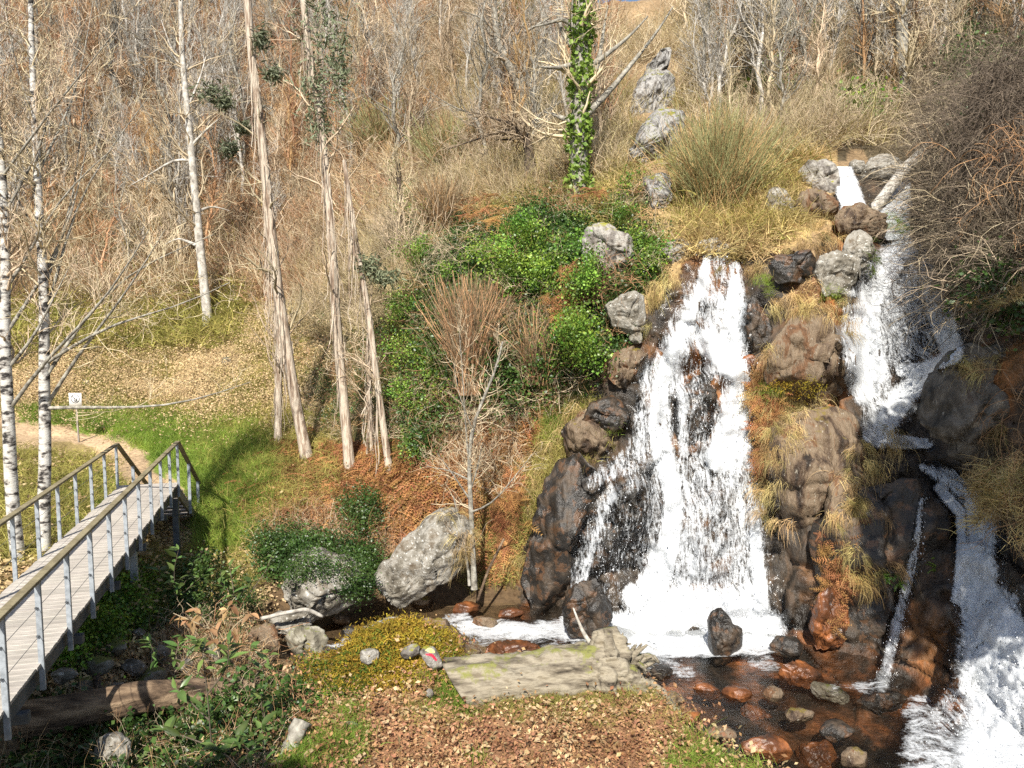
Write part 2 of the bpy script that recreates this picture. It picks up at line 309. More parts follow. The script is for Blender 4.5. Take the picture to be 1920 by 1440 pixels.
# ------------------------------------------------------------------ terrain: slope, cliff and stream bed as one relief
CTRL = [(-300,1300,9.0),(0,1300,9.8),(0,1200,11),(0,1060,15),(-300,1060,14),(0,900,19.5),(-300,900,19),(100,1000,17),(100,900,20.5),(150,828,26),(0,790,27),(-300,790,26),(250,860,24),
(360,975,20.8),(300,1040,17.7),(232,1080,14.2),(130,1190,11.8),(200,1230,12.3),(300,1230,13.2),(300,1130,14.8),(400,1080,16.5),(450,1000,18.5),(450,900,21),(400,830,24.5),(300,780,28.5),(500,760,28),
(100,720,30),(400,700,31),(0,620,34),(385,610,35.5),(-300,600,34),(0,500,39),(300,480,40),(0,300,47),(300,300,47),(-400,300,46),(0,100,57),(400,100,56),(0,-100,70),(500,-100,67),(-400,-150,70),
(560,850,23),(560,700,28),(560,550,34),(650,870,21.5),(730,885,20.5),(650,700,26),(700,600,29),(700,450,34),(750,300,37),(750,100,47),(800,-100,60),
(600,960,18.8),(500,1100,16.3),(600,1130,16.5),(560,1200,15),(420,1250,13),(500,1300,12.9),(700,1000,18.3),(700,1130,17),(800,1000,18.3),(860,1120,17.6),(800,930,19),
(800,800,20.3),(770,700,21),(770,560,22),(850,700,19.8),(850,560,20.5),(800,470,24),(900,450,22),(830,400,28),(950,900,18.6),(950,1000,18),(950,1130,17.2),(950,780,19.3),(950,650,19.3),(1000,560,19.5),(1000,450,21),(1000,380,24),(1100,480,19.6),(1100,400,22.5),(1000,250,31),(1000,100,38),(1050,0,43),(1000,-100,50),(1150,0,42),(1150,100,36),
(1060,820,18),(1060,650,18.6),(1150,600,18.4),(1150,730,17.6),(1020,1000,17.4),(1020,1150,16.9),(1100,1000,16.8),(1100,900,17),(1100,1150,16.3),(1200,1000,16.4),(1200,850,17),(1200,700,17.6),(1250,560,18.2),(1250,450,19.5),(1250,350,22),(1250,200,28),(1250,50,38),
(1300,1000,16.2),(1300,850,16.9),(1300,700,17.5),(1350,560,18),(1350,490,18.3),(1350,440,19.3),(1350,350,22),(1350,200,29),(1350,50,37),(1400,-100,46),
(1300,1215,15.1),(1420,1200,15.2),(1420,1000,16.1),(1420,800,17.1),(1440,650,17.2),(1440,530,18),(1450,450,19),(1450,350,21),(1480,280,23.5),(1500,200,28),(1500,50,35),
(1530,1200,14.9),(1530,1000,15.3),(1530,800,16),(1500,650,16.4),(1530,500,17.8),(1550,400,19.8),(1600,330,21.8),(1600,440,19.3),(1600,560,18),(1600,700,17.3),(1640,830,16.4),
(1650,1290,13.5),(1650,1100,14.2),(1650,950,15),(1700,850,15.9),(1700,700,17.2),(1700,560,18.4),(1700,480,19),(1690,430,20.2),(1680,350,22),(1650,290,24),(1650,200,28),(1700,50,35),(1700,-100,42),
(1780,640,17.2),(1780,560,18),(1780,800,15.7),(1780,900,15),(1760,1100,13.8),(1760,1250,13),(1850,950,14.3),(1850,1100,13.2),(1850,1250,12.2),(1800,1440,11.3),(1920,1440,10.9),(1920,1200,12),(1920,1000,12.8),(1900,850,13.2),(1850,700,14.2),(1920,680,13.5),(1850,600,16.5),(1850,480,17),(1850,350,19),(1850,200,24),(1850,50,31),(1920,500,15.5),
(2200,1440,10),(2200,1000,11.5),(2200,600,13),(2200,200,20),(2200,-100,34),(2500,1400,9.5),(2500,600,12),(2500,0,25),(-500,1700,7.4),(-500,900,17),(-500,500,36),(-500,0,60)]
for u, v, z in [(1250,1330,-6.85),(1400,1330,-6.9),(1550,1330,-6.9),(1650,1400,-6.9),(1500,1440,-6.9),(1300,1440,-6.9),(1180,1260,-6.85),(1100,1240,-6.8),(950,1200,-6.8),(850,1190,-6.8),(720,1210,-6.9),(1500,1700,-7),(900,1700,-7),(300,1500,-6.6),(300,1700,-6.5),(900,1400,-7),(2100,1700,-7.2)]:
    CTRL.append((u, v, Yz(v, z)))
CT = np.array(CTRL, float)
def tps_fit(X, y, lam=.02):
    d = np.linalg.norm(X[:, None]-X[None], axis=2); K = np.where(d > 0, d*d*np.log(d+1e-9), 0)+lam*np.eye(len(X))
    Q = np.c_[np.ones(len(X)), X]; A = np.block([[K, Q], [Q.T, np.zeros((3, 3))]])
    return np.linalg.solve(A, np.r_[y, 0, 0, 0])
X_ = CT[:, :2]/400; W_ = tps_fit(X_, np.log(CT[:, 2]))
def Ybase(u, v):
    q = np.stack([np.ravel(u), np.ravel(v)], 1)/400; out = np.empty(len(q))
    for i in range(0, len(q), 20000):
        c = q[i:i+20000]; d = np.linalg.norm(c[:, None]-X_[None], axis=2)
        out[i:i+20000] = np.where(d > 0, d*d*np.log(d+1e-9), 0)@W_[:-3]+W_[-3]+c@W_[-2:]
    return np.exp(out).reshape(np.shape(u))
UU = np.r_[np.arange(-500, -20, 24), np.arange(-20, 960, 8), np.arange(960, 1940, 4.5), np.arange(1940, 2500, 24)]
VV = np.r_[np.arange(-260, -20, 16), np.arange(-20, 300, 8), np.arange(300, 1450, 5), np.arange(1450, 1750, 30)]
GU, GV = np.meshgrid(UU, VV)
GY = Ybase(GU, GV); GP = P(GU, GV, GY)
def soft(u, v, poly, s=30):
    """0..1 membership with ragged edges"""
    p = np.stack([u/40, v/40, 0*u], -1); du = fbm(p, 3)*s*.8; dv = fbm(p+50, 3)*s*.8
    return inpoly(u+du, v+dv, poly).astype(float)
CLIFF = [(965,1180),(960,1060),(1000,960),(1040,860),(1090,790),(1120,700),(1160,640),(1205,620),(1260,520),(1300,480),(1440,450),(1500,500),(1560,430),(1560,330),(1720,300),(1760,420),(1800,470),(2500,470),(2500,1750),(1000,1750),(1040,1230)]
rockm = soft(GU, GV, CLIFF, 18)
cn = GP*np.array([1.1, 1.1, .75])
far = np.clip((GY-20)/25, 0, 1)
disp = (1-rockm)*(.13*fbm(GP*.9, 5)*(1+3*far))+rockm*(.30*ridge(cn*np.array([.9, .9, .8]), 5)+.2*fbm(cn*.5+5, 3)+.05*ridge(cn*4, 3))
pool_flat = (GV > 1195) & (GU > 640)
def blocks(p, cell, seed):                        # jointed rock: every block is a plane of its own
    g = np.random.default_rng(seed); q = np.stack([p[..., 0], p[..., 2]*.75], -1)/cell; i0 = np.floor(q).astype(int); best = np.full(q.shape[:2], 9e9); sec = best.copy(); val = np.zeros(q.shape[:2])
    for a_ in (-1, 0, 1):
        for b_ in (-1, 0, 1):
            c = i0+np.array([a_, b_]); h = [_h(c[..., 0]+seed, c[..., 1], np.full(c.shape[:2], k)) for k in range(5)]
            f = c+.5+.45*np.stack([h[0], h[1]], -1); dl = q-f; d_ = np.sqrt((dl**2).sum(-1)); pv = h[2]*.5+dl[..., 0]*h[3]*.9+dl[..., 1]*(h[4]*.6+.35)
            nb = d_ < best; sec = np.where(nb, best, np.minimum(sec, d_)); val = np.where(nb, pv, val); best = np.where(nb, d_, best)
    return val-.35*np.exp(-((sec-best)/.09)**2)
wq = GP+.18*np.stack([noise(GP*1.3), noise(GP*1.3+9), noise(GP*1.3+21)], -1)
disp = disp*(1-rockm*.45)+rockm*(.30*blocks(wq, 1.15, 3)+.12*blocks(wq+5, .48, 8))
disp = np.where(GP[..., 2] < -6.3, disp*.35, disp)
GY2 = GY-disp*1.0; GP = P(GU, GV, GY2)
# ridge line: the hill ends against the sky in the middle, plateau behind
zr = 60-48.6*np.exp(-((GP[..., 0]-6.6)/5.2)**2)
zr = np.interp(GU, [-500, 1040, 1085, 1130, 1215, 1270, 1330, 2500], [90, 60, 17.0, 16.4, 16.4, 17.6, 60, 90])
GP[..., 2] = np.minimum(GP[..., 2], zr+.2*noise(GP*1.3))
NU, NV = len(UU), len(VV)
def T(u, v):
    """terrain point under photo position (u, v) (bilinear)"""
    u = np.asarray(u, float); v = np.asarray(v, float)
    a = np.interp(u, UU, np.arange(NU)); b = np.interp(v, VV, np.arange(NV))
    i = np.minimum(a.astype(int), NU-2); j = np.minimum(b.astype(int), NV-2); f = (a-i)[..., None]; g = (b-j)[..., None]
    return GP[j, i]*(1-f)*(1-g)+GP[j, i+1]*f*(1-g)+GP[j+1, i]*(1-f)*g+GP[j+1, i+1]*f*g
def TN(u, v):
    a = T(u+6, v)-T(u-6, v); b = T(u, v-6)-T(u, v+6); n = unit(np.cross(a, b))
    return np.where((n[..., 1:2] > .3) & (n[..., 2:3] < .2), -n, n)
def TY(u, v): return T(u, v)[..., 1]
# ground colours: what grows or lies there
ZC = [([(-900,-900),(3000,-900),(3000,2500),(-900,2500)], (.27, .19, .11)),
 ([(-500,-300),(800,-300),(820,250),(640,420),(480,560),(-500,560)], (.30, .17, .10)),
 ([(-500,300),(260,300),(420,480),(300,640),(-500,640)], (.2, .2, .07)),
 ([(-500,600),(620,560),(600,820),(420,800),(-500,760)], (.42, .33, .19)),
 ([(-500,760),(300,740),(520,800),(560,900),(480,1060),(380,1000),(330,900),(150,800),(-500,770)], (.16, .22, .04)),
 ([(-500,790),(0,775),(60,790),(180,812),(290,850),(330,900),(310,960),(240,900),(120,835),(0,810),(-500,830)], (.44, .32, .2)),
 ([(-500,840),(0,815),(180,850),(250,920),(240,1080),(-500,1200)], (.26, .2, .09)),
 ([(430,880),(560,800),(700,850),(870,880),(860,980),(640,960),(500,960)], (.28, .12, .05)),
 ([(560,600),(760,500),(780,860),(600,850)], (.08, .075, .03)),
 ([(720,580),(765,580),(770,850),(720,850)], (.36, .24, .1)),
 ([(820,700),(1000,700),(1040,820),(960,1100),(870,1080)], (.3, .17, .07)),
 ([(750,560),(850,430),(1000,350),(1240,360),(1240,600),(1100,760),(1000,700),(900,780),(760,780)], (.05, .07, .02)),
 ([(1180,330),(1560,260),(1580,400),(1440,480),(1300,490),(1240,600),(1190,620)], (.42, .3, .15)),
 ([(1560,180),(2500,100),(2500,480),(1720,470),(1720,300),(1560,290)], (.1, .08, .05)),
 ([(1000,800),(1110,750),(1140,820),(1040,900),(960,1060),(940,1100)], (.4, .29, .11)),
 ([(480,1050),(960,1060),(960,1180),(500,1230)], (.12, .08, .045)),
 ([(230,1050),(480,1060),(500,1300),(-500,1400),(-500,1250)], (.14, .12, .06)),
]
gc = np.zeros(GU.shape+(3,)); gc[:] = (.27, .19, .11)
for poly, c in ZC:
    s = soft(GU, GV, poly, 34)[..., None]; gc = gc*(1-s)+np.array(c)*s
n1 = fbm(GP*.8, 4)
cc = np.array([.05, .04, .03])*(1+.4*n1[..., None])
warm = np.clip(fbm(GP*.9+30, 4)*1.4-.1, 0, 1)[..., None]; cc = cc*(1-warm)+np.array([.24, .115, .04])*warm
bed = (GP[..., 2] < -6.35)[..., None]; w2 = np.clip(fbm(GP*1.8+12, 4)*1.3+.35, 0, 1)[..., None]
w2 = w2**1.5; cc = np.where(bed, np.array([.03, .024, .017])*(1-w2)+np.array([.2, .085, .032])*w2, cc)
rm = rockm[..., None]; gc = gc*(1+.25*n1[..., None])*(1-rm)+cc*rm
gc = np.clip(gc, .01, .8)
F = grid_faces(NU, NV); fm = (rockm[:-1, :-1] > .5).reshape(-1)
tm = mesh('hillside', GP.reshape(-1, 3), F, M['ground']); tm.materials.append(M['cliff'])
tm.polygons.foreach_set('material_index', fm.astype(np.int32))
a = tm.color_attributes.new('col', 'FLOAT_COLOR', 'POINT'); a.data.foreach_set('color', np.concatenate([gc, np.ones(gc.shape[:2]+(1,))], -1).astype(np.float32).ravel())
tag(obj('hillside', tm), kind='structure', label='steep wooded hillside and wet rock face behind the stream')

# foreground bank: a height field
BX = np.arange(-13, 8.01, .08); BY = np.arange(1.5, 13.6, .08); HX, HY = np.meshgrid(BX, BY)
def bank_z(x, y):
    e = np.interp(x, [-13, -5.5, -3.9, -3.3, -2.9, -2.0, -1.1, -.7, 0, 1.3, 1.9, 2.2, 2.6, 3.2, 4.2, 8], [9.6, 10.1, 10.3, 10.5, 11.3, 11.75, 11.6, 11.2, 10.95, 10.95, 10.35, 9.7, 8.9, 8.1, 7.4, 6.2])
    p = np.stack([x, y, 0*x], -1); e = e+.18*fbm(p*1.2, 3)
    z = -5.28+.05*(10-y)*0+.10*fbm(p*.9, 4)+.035*fbm(p*4, 3)
    z = z+.42*np.exp(-(((x+1.95)/.8)**2+((y-11.2)/.6)**2)**1.3)
    mnd = np.exp(-(((x+1.95)/1.1)**2+((y-11.1)/.8)**2)**2); z = z+mnd*(.10*fbm(p*2.6+3, 3)+.05*ridge(p*3.3, 2))
    z = z+.16*np.exp(-(((x+1.15)/.35)**2+((y-11.3)/.5)**2))
    z = z-.35*np.exp(-(((x+5.0)/2.2)**2+((y-9.3)/1.4)**2))
    z = z-.25*np.exp(-(((x+.62)/.25)**2+((y-10.4)/.7)**2))
    dd = y-e
    return z-np.clip(dd, 0, 1.6)**1.0*1.7*(1+.25*noise(p*2.5))-np.clip(dd-1.6, 0, 9)*.1
HZ = bank_z(HX, HY); BP = np.stack([HX, HY, HZ], -1)
bm_ = mesh('bank', BP.reshape(-1, 3), grid_faces(len(BX), len(BY))[:, ::-1], M['ground'])
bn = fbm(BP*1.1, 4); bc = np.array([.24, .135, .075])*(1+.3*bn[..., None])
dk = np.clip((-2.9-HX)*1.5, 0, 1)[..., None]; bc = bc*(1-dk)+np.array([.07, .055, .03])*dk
wetb = np.clip((HY-np.interp(HX, [1.5, 3], [10.6, 9.2]))*1.5, 0, 1)[..., None]*(HX > 1)[..., None]; bc = bc*(1-wetb)+np.array([.06, .04, .025])*wetb; ms_ = np.exp(-(((HX+1.95)/.95)**2+((HY-11.2)/.8)**2)**2)[..., None]; bc = bc*(1-ms_)+np.array([.27, .2, .04])*ms_
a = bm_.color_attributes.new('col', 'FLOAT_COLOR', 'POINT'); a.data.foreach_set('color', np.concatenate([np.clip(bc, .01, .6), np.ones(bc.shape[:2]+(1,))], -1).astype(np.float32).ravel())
tag(obj('bank', bm_), kind='structure', label='leaf strewn near bank of the stream')
def B(x, y): return np.stack([x, y, bank_z(np.asarray(x, float), np.asarray(y, float))], -1)
def Bpx(u, v, z=-5.25):
    """point on the bank seen at (u, v)"""
    u = np.asarray(u, float); Y = Yz(np.asarray(v, float), z)
    for _ in range(6):
        p = P(u, v, Y); zz = bank_z(p[..., 0], p[..., 1]); Y = .5*Y+.5*Yz(np.asarray(v, float), np.minimum(zz, -4.0))
    p = P(u, v, Y); p[..., 2] = bank_z(p[..., 0], p[..., 1]); return p

# ------------------------------------------------------------------ water
ZW = -6.5
def foam_field(u, v, strands):
    d = np.zeros(np.shape(u))
    for pts, dens in strands:
        pts = np.asarray(pts, float)
        for (u0, v0, w0), (u1, v1, w1) in zip(pts[:-1], pts[1:]):
            L2 = (u1-u0)**2+(v1-v0)**2; t = np.clip(((u-u0)*(u1-u0)+(v-v0)*(v1-v0))/L2, 0, 1)
            dist = np.hypot(u-u0-t*(u1-u0), v-v0-t*(v1-v0)); w = w0+t*(w1-w0)
            d = np.maximum(d, dens*np.exp(-(dist/w)**4*.9))
    return d
FALLS = []
def waterfall(name, label, box, strands, off=.10, step=4, thr=.10, ysrc=None, flow=None):
    u = np.arange(box[0], box[2]+1, step); v = np.arange(box[1], box[3]+1, step); U, V = np.meshgrid(u, v)
    f = foam_field(U, V, strands)
    base = T(U, V); k = 9
    Yb = base[..., 1].copy(); dirs = P(U, V, 1.0)
    for j_, i_ in np.argwhere(f > thr*.6):
        d_ = Vector(dirs[j_, i_]); d_.normalize(); h_ = RBVH.ray_cast(Vector((0, 0, 0)), d_)[0]
        if h_ is not None and h_.y < Yb[j_, i_] and h_.y > Yb[j_, i_]-2.2: Yb[j_, i_] = h_.y
    for _ in range(4):  # the water drapes smoothly over the rock
        Yb[1:-1, 1:-1] = np.minimum(Yb[1:-1, 1:-1], .25*(Yb[:-2, 1:-1]+Yb[2:, 1:-1]+Yb[1:-1, :-2]+Yb[1:-1, 2:]))
    q = base*np.array([2.6, 2.6, 1.3])
    Y = Yb-off*(.4+f)-.15*f*fbm(q, 4)-.07*f*fbm(q*3.5, 3)
    pts = P(U, V, Y); pts[..., 2] = np.maximum(pts[..., 2], ZW-.03)
    keep = (f[:-1, :-1] > thr) | (f[1:, 1:] > thr)
    m = mesh(name, pts.reshape(-1, 3), grid_faces(len(u), len(v), keep), M['fall'])
    at = m.attributes.new('foam', 'FLOAT', 'POINT'); at.data.foreach_set('value', f.astype(np.float32).ravel())
    fl = np.stack([pts[..., 0], pts[..., 2], 0*f], -1) if flow is None else flow(U, V, pts)
    at = m.attributes.new('flow', 'FLOAT_VECTOR', 'POINT'); at.data.foreach_set('vector', fl.astype(np.float32).ravel())
    o = obj(name, m); tag(o, label, kind='structure'); FALLS.append((U, V, f, pts)); return o
# pool and stream
u = np.arange(430, 2100, 7); v = np.arange(1130, 1760, 7); U, V = np.meshgrid(u, v)
zs = ZW+0*U-np.clip((780-U)/300, 0, 1)*.15
Yp = Yz(V, zs); PP = P(U, V, Yp)
ff = foam_field(U, V, [([(1190,1208,22),(1300,1212,24),(1420,1206,22),(1480,1208,10)], .95), ([(1230,1240,24),(1290,1262,20)], .58), ([(1420,1235,26),(1450,1250,20)], .6),
   ([(1060,1180,26),(980,1182,18),(910,1180,24),(870,1175,18)], .76), ([(1050,1200,18),(950,1204,20),(880,1200,14)], .54), ([(1080,1150,20),(1060,1180,26)], .85), ([(870,1160,16),(840,1165,18)], .7),
   ([(740,1165,14),(700,1180,16),(660,1200,12),(600,1225,12)], .66), ([(1160,1200,22),(1080,1195,20)], .66),
   ([(1560,1285,10),(1650,1290,22)], .55), ([(1740,1340,60),(1750,1440,80),(1760,1560,110)], .62), ([(1900,1400,120),(1900,1560,160)], .95)])
PP[..., 2] += .03*fbm(PP*np.array([2., 2., 1]), 4)*(.5+ff)+.05*ff*noise(PP*5)
keep = (T(U, V)[..., 1] > Yp-.4)[:-1, :-1]
m = mesh('stream', PP.reshape(-1, 3), grid_faces(len(u), len(v), keep), M['pool'])
at = m.attributes.new('foam', 'FLOAT', 'POINT'); at.data.foreach_set('value', ff.astype(np.float32).ravel())
at = m.attributes.new('flow', 'FLOAT_VECTOR', 'POINT'); at.data.foreach_set('vector', (PP*np.array([1., 2.2, 1])).astype(np.float32).ravel())
tag(obj('stream', m), 'shallow clear stream pool with orange bed below the falls', kind='structure')
# ------------------------------------------------------------------ rocks
ROCKS = {}
def rock(name, label, poly, mat, Y=None, T_=None, rough=.10, box=.62, seed=0, cat='rock', parent=None, nth=104, nph=56, group=None, dy=0, facet=.92, follow=False):
    poly = np.array(poly, float); c = poly.mean(0); poly = c+(poly-c)*1.07
    if Y is None: Y = float(TY(c[0], c[1]))+dy
    q = np.r_[poly, poly[:1]]; d = np.r_[0, np.cumsum(np.linalg.norm(np.diff(q, axis=0), axis=1))]
    t = np.linspace(0, d[-1], nth+1)[:-1]; o = np.stack([np.interp(t, d, q[:, k]) for k in (0, 1)], 1)
    for _ in range(1): o = .25*np.roll(o, 1, 0)+.5*o+.25*np.roll(o, -1, 0)
    size = math.sqrt(abs(np.ptp(poly[:, 0])*np.ptp(poly[:, 1])))*Y/FPX
    if T_ is None: T_ = size*.42
    ph = np.linspace(0.04, math.pi-.04, nph); s = np.sin(ph)**box; cz = -np.cos(ph)
    cz = np.sign(cz)*np.abs(cz)**.8
    uv = c+(o-c)[None]*s[:, None, None]
    kf = 0
    if follow: kf = float(TY(c[0], poly[:, 1].max()+6)-TY(c[0], poly[:, 1].min()))/np.ptp(poly[:, 1])
    V_ = P(uv[..., 0], uv[..., 1], Y+T_*.15+kf*(uv[..., 1]-c[1]))+np.stack([0*s, cz*T_, 0*s], 1)[:, None, :]
    ctr = P(c[0], c[1], Y); n = V_-ctr; L = np.linalg.norm(n, axis=2, keepdims=True); n = n/(L+1e-6)
    g = V_/size*1.6+seed*7.3
    h = ridge(g, 4)*.55+fbm(g*.6+3, 3)*.7
    gq = np.random.default_rng(seed*31+int(c[0])); cells = unit(gq.normal(size=(44, 3))*np.array([1, 1.5, 1]))
    for cc_ in cells[np.abs(cells[:, 1]) > .5]:       # flat facets, as split rock has
        dd = (V_-ctr)@cc_; hs_ = dd.max(); inpl = math.sqrt(max(0, 1-cc_[1]**2))
        lim = hs_*gq.uniform(.6, .9); V_ = V_-np.clip(dd-lim, 0, None)[..., None]*cc_*facet
    V_ = V_+n*(rough*size*(ridge(g*1.7+9, 4)*.3+fbm(g*4, 3)*.16))[..., None]
    qb = (V_-ctr)/size+np.array([seed*3.1, 0, seed*1.7]); qb = qb+.12*np.stack([noise(qb*3), noise(qb*3+5), noise(qb*3+9)], -1)
    if size > .5: V_ = V_+n*np.array([.5, 1.2, .5])*(size*(.085*blocks(qb, .42, seed+1)+.03*blocks(qb+3, .17, seed+2)))[..., None]
    cr = 1-np.clip(np.abs(noise(g*.8+seed))*14, 0, 1); V_ = V_-n*(.035*size*cr)[..., None]   # a few clefts
    i = np.arange(nph*nth).reshape(nph, nth); j = np.roll(i, -1, 1)
    F_ = np.stack([i[:-1], j[:-1], j[1:], i[1:]], -1).reshape(-1, 4)
    V2 = np.r_[V_.reshape(-1, 3), V_[0].mean(0)[None], V_[-1].mean(0)[None]]; k = len(V2)
    c1 = np.stack([j[0], i[0], np.full(nth, k-2)], 1); c2 = np.stack([i[-1], j[-1], np.full(nth, k-1)], 1)
    base = P(c[0], poly[:, 1].max(), Y)
    m = mesh(name, V2-base, [F_, c1, c2], M[mat])
    ob = obj(name, m, None, loc=base); tag(ob, label, cat, group); ROCKS[label] = (ob, V2, [F_, c1, c2]); return ob
E = lambda cx, cy, rx, ry, n=10, rot=0, j=.12: [(cx+rx*math.cos(a)*k*math.cos(rot)-ry*math.sin(a)*k*math.sin(rot), cy+rx*math.cos(a)*k*math.sin(rot)+ry*math.sin(a)*k*math.cos(rot)) for a, k in [(2*math.pi*q/n, 1+j*math.sin(q*37.7+cx)) for q in range(n)]]
rock('boulder', 'large tilted grey boulder overhanging the stream, left of the thin bare tree', [(692,1150),(706,1100),(735,1045),(762,1005),(800,978),(845,958),(872,985),(884,1040),(862,1074),(815,1096),(765,1124),(715,1152)], 'rock_grey', Y=16.4, T_=.9, cat='boulder', rough=.07, seed=1)
rock('boulder', 'ivy draped grey boulder left of the large tilted boulder', [(492,1150),(500,1090),(545,1052),(620,1045),(685,1062),(690,1095),(675,1125),(610,1150),(550,1168)], 'rock_grey', Y=15.3, T_=.8, cat='boulder', seed=2)
rock('rock', 'flat brown slab under the ivy draped boulder', [(488,1168),(520,1150),(590,1146),(600,1160),(560,1178),(500,1184)], 'rock_grey', Y=14.7, T_=.4, seed=3)
rock('rock', 'round rusty brown rock beside the mossy grey stone in the stream', [(466,1210),(474,1180),(500,1166),(528,1188),(532,1220),(505,1240),(478,1236)], 'rock_brown', Y=14.0, T_=.3, seed=4)
rock('rock', 'pale grey mossy stone at the stream edge left of the moss mound', E(572,1200,40,31), 'rock_moss', Y=13.9, T_=.32, seed=5)
rock('boulder', 'smooth wet brown boulder in the stream behind the paint marked stone', [(762,1190),(770,1158),(800,1150),(838,1160),(856,1188),(872,1216),(905,1228),(900,1252),(850,1262),(800,1250),(775,1225)], 'rock_brown', Y=13.6, T_=.5, rough=.05, seed=6)
rock('rock', 'low brown rock in the stream above the cut log', [(896,1226),(930,1206),(985,1204),(1020,1218),(1015,1240),(900,1246)], 'rock_orange', Y=13.6, T_=.4, seed=7)
rock('rock', 'black wet rock at the left foot of the main waterfall', [(1052,1170),(1062,1125),(1085,1092),(1118,1085),(1140,1105),(1146,1150),(1135,1185),(1095,1198),(1065,1198)], 'rock_wet', Y=15.0, T_=.5, seed=8)
rock('rock', 'upright black rock in the foam at the foot of the main waterfall', [(1330,1165),(1338,1146),(1352,1142),(1366,1155),(1376,1172),(1388,1178),(1392,1225),(1376,1240),(1340,1242),(1333,1215)], 'rock_wet', Y=14.3, T_=.35, rough=.05, seed=9)
rock('rock', 'small black rock awash right of the upright black rock', [(1443,1208),(1460,1196),(1492,1196),(1504,1212),(1490,1224),(1450,1224)], 'rock_wet', Y=14.4, T_=.3, seed=10)
rock('boulder', 'square grey boulder below the ivy, left of the main waterfall top', [(1138,575),(1160,558),(1185,548),(1204,552),(1210,590),(1205,618),(1180,626),(1150,612)], 'rock_grey', Y=17.7, T_=.55, rough=.06, seed=11)
rock('rock', 'small grey stone under the square boulder', E(1193,632,16,13), 'rock_grey', Y=17.7, T_=.2, seed=12)
rock('boulder', 'pale lichened boulder sitting in the bright ivy', [(1085,445),(1105,428),(1140,424),(1165,440),(1190,462),(1193,495),(1165,515),(1125,512),(1098,490)], 'rock_pale', Y=19.0, T_=.6, seed=13)
rock('boulder', 'pointed upper block of the grey lichened crag on the slope', [(1190,200),(1196,160),(1206,135),(1228,118),(1246,132),(1258,170),(1262,205),(1240,222),(1210,218)], 'rock_crag', T_=1.3, dy=-1.2, rough=.12, seed=14, follow=True)
rock('boulder', 'large leaning lower block of the grey lichened crag', [(1186,316),(1194,270),(1208,232),(1228,205),(1256,196),(1272,225),(1262,268),(1244,305),(1214,322)], 'rock_crag', T_=1.4, dy=-1.2, rough=.12, seed=15, follow=True)
rock('rock', 'narrow grey rock with yellow moss just below the tall crag', [(1200,335),(1222,318),(1250,322),(1258,380),(1252,406),(1232,392),(1212,360)], 'rock_crag', T_=.6, dy=-.5, rough=.14, seed=16, follow=True)
rock('rock', 'small grey rock on the slope left of the crag behind bare branches', E(1015,105,18,12), 'rock_crag', T_=.4, dy=-.4, seed=15)
rock('boulder', 'big brown rounded pillar rock between the two waterfalls', [(1434,700),(1440,640),(1455,590),(1478,570),(1510,572),(1545,605),(1570,645),(1588,700),(1590,745),(1560,775),(1500,775),(1450,750)], 'rock_brown', Y=16.2, T_=.8, rough=.07, seed=17)
rock('boulder', 'lower brown pillar rock below the big rounded one', [(1455,800),(1480,755),(1530,740),(1585,750),(1622,775),(1626,830),(1615,900),(1600,980),(1575,1060),(1540,1080),(1500,1040),(1475,960),(1455,880)], 'rock_brown', Y=15.6, T_=.85, rough=.09, seed=18)
rock('rock', 'flat black wet slab above the pillar rock', [(1440,500),(1455,475),(1490,464),(1530,472),(1540,510),(1525,532),(1450,530)], 'rock_wet', Y=17.4, T_=.45, rough=.05, seed=19)
rock('rock', 'angular grey block right of the black wet slab', [(1528,520),(1535,482),(1570,470),(1600,488),(1606,525),(1595,552),(1540,556)], 'rock_grey', Y=17.4, T_=.5, seed=20)
rock('boulder', 'smooth egg shaped grey boulder above the upper right waterfall', E(1609,470,31,45, rot=-.15, j=.05), 'rock_grey', Y=17.9, T_=.45, rough=.03, seed=21)
rock('boulder', 'pale spotted rock left of the topmost waterfall', [(1500,325),(1510,308),(1545,304),(1565,325),(1570,365),(1550,378),(1515,350)], 'rock_pale', T_=.5, dy=-.4, seed=22)
rock('rock', 'pale rock face among dry grass left of the brown rock', [(1432,400),(1440,360),(1470,348),(1485,380),(1480,425),(1448,430)], 'rock_grey', T_=.5, dy=-.2, seed=23)
rock('rock', 'reddish brown rock between dry grass and the topmost waterfall', [(1490,400),(1500,360),(1530,350),(1560,372),(1568,410),(1545,430),(1500,430)], 'rock_brown', T_=.5, dy=-.3, seed=24)
rock('boulder', 'dark rounded rock splitting the two topmost waterfalls', [(1570,405),(1585,384),(1615,382),(1645,400),(1672,432),(1665,446),(1600,448),(1572,432)], 'rock_brown', T_=.55, dy=-.5, seed=25)
rock('boulder', 'grey brown boulder above the two topmost waterfalls', [(1610,335),(1635,300),(1665,290),(1695,305),(1700,335),(1660,355),(1625,358)], 'rock_grey', T_=.7, dy=-.4, seed=26)
rock('rock', 'small pale stone left of the topmost boulder', E(1606,312,16,13), 'rock_grey', T_=.3, dy=-.4, seed=27)
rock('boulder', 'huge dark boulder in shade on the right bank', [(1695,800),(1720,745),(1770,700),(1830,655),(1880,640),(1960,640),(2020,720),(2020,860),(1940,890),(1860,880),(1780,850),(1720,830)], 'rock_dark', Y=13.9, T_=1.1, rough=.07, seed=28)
rock('cliff_block', 'massive black wet rock between the trickle and the brown pillars', [(1560,930),(1600,880),(1650,842),(1710,862),(1765,920),(1795,975),(1798,1090),(1785,1200),(1760,1270),(1690,1300),(1620,1270),(1575,1200),(1545,1100),(1545,1000)], 'rock_wet', Y=14.6, T_=.85, rough=.09, seed=29)
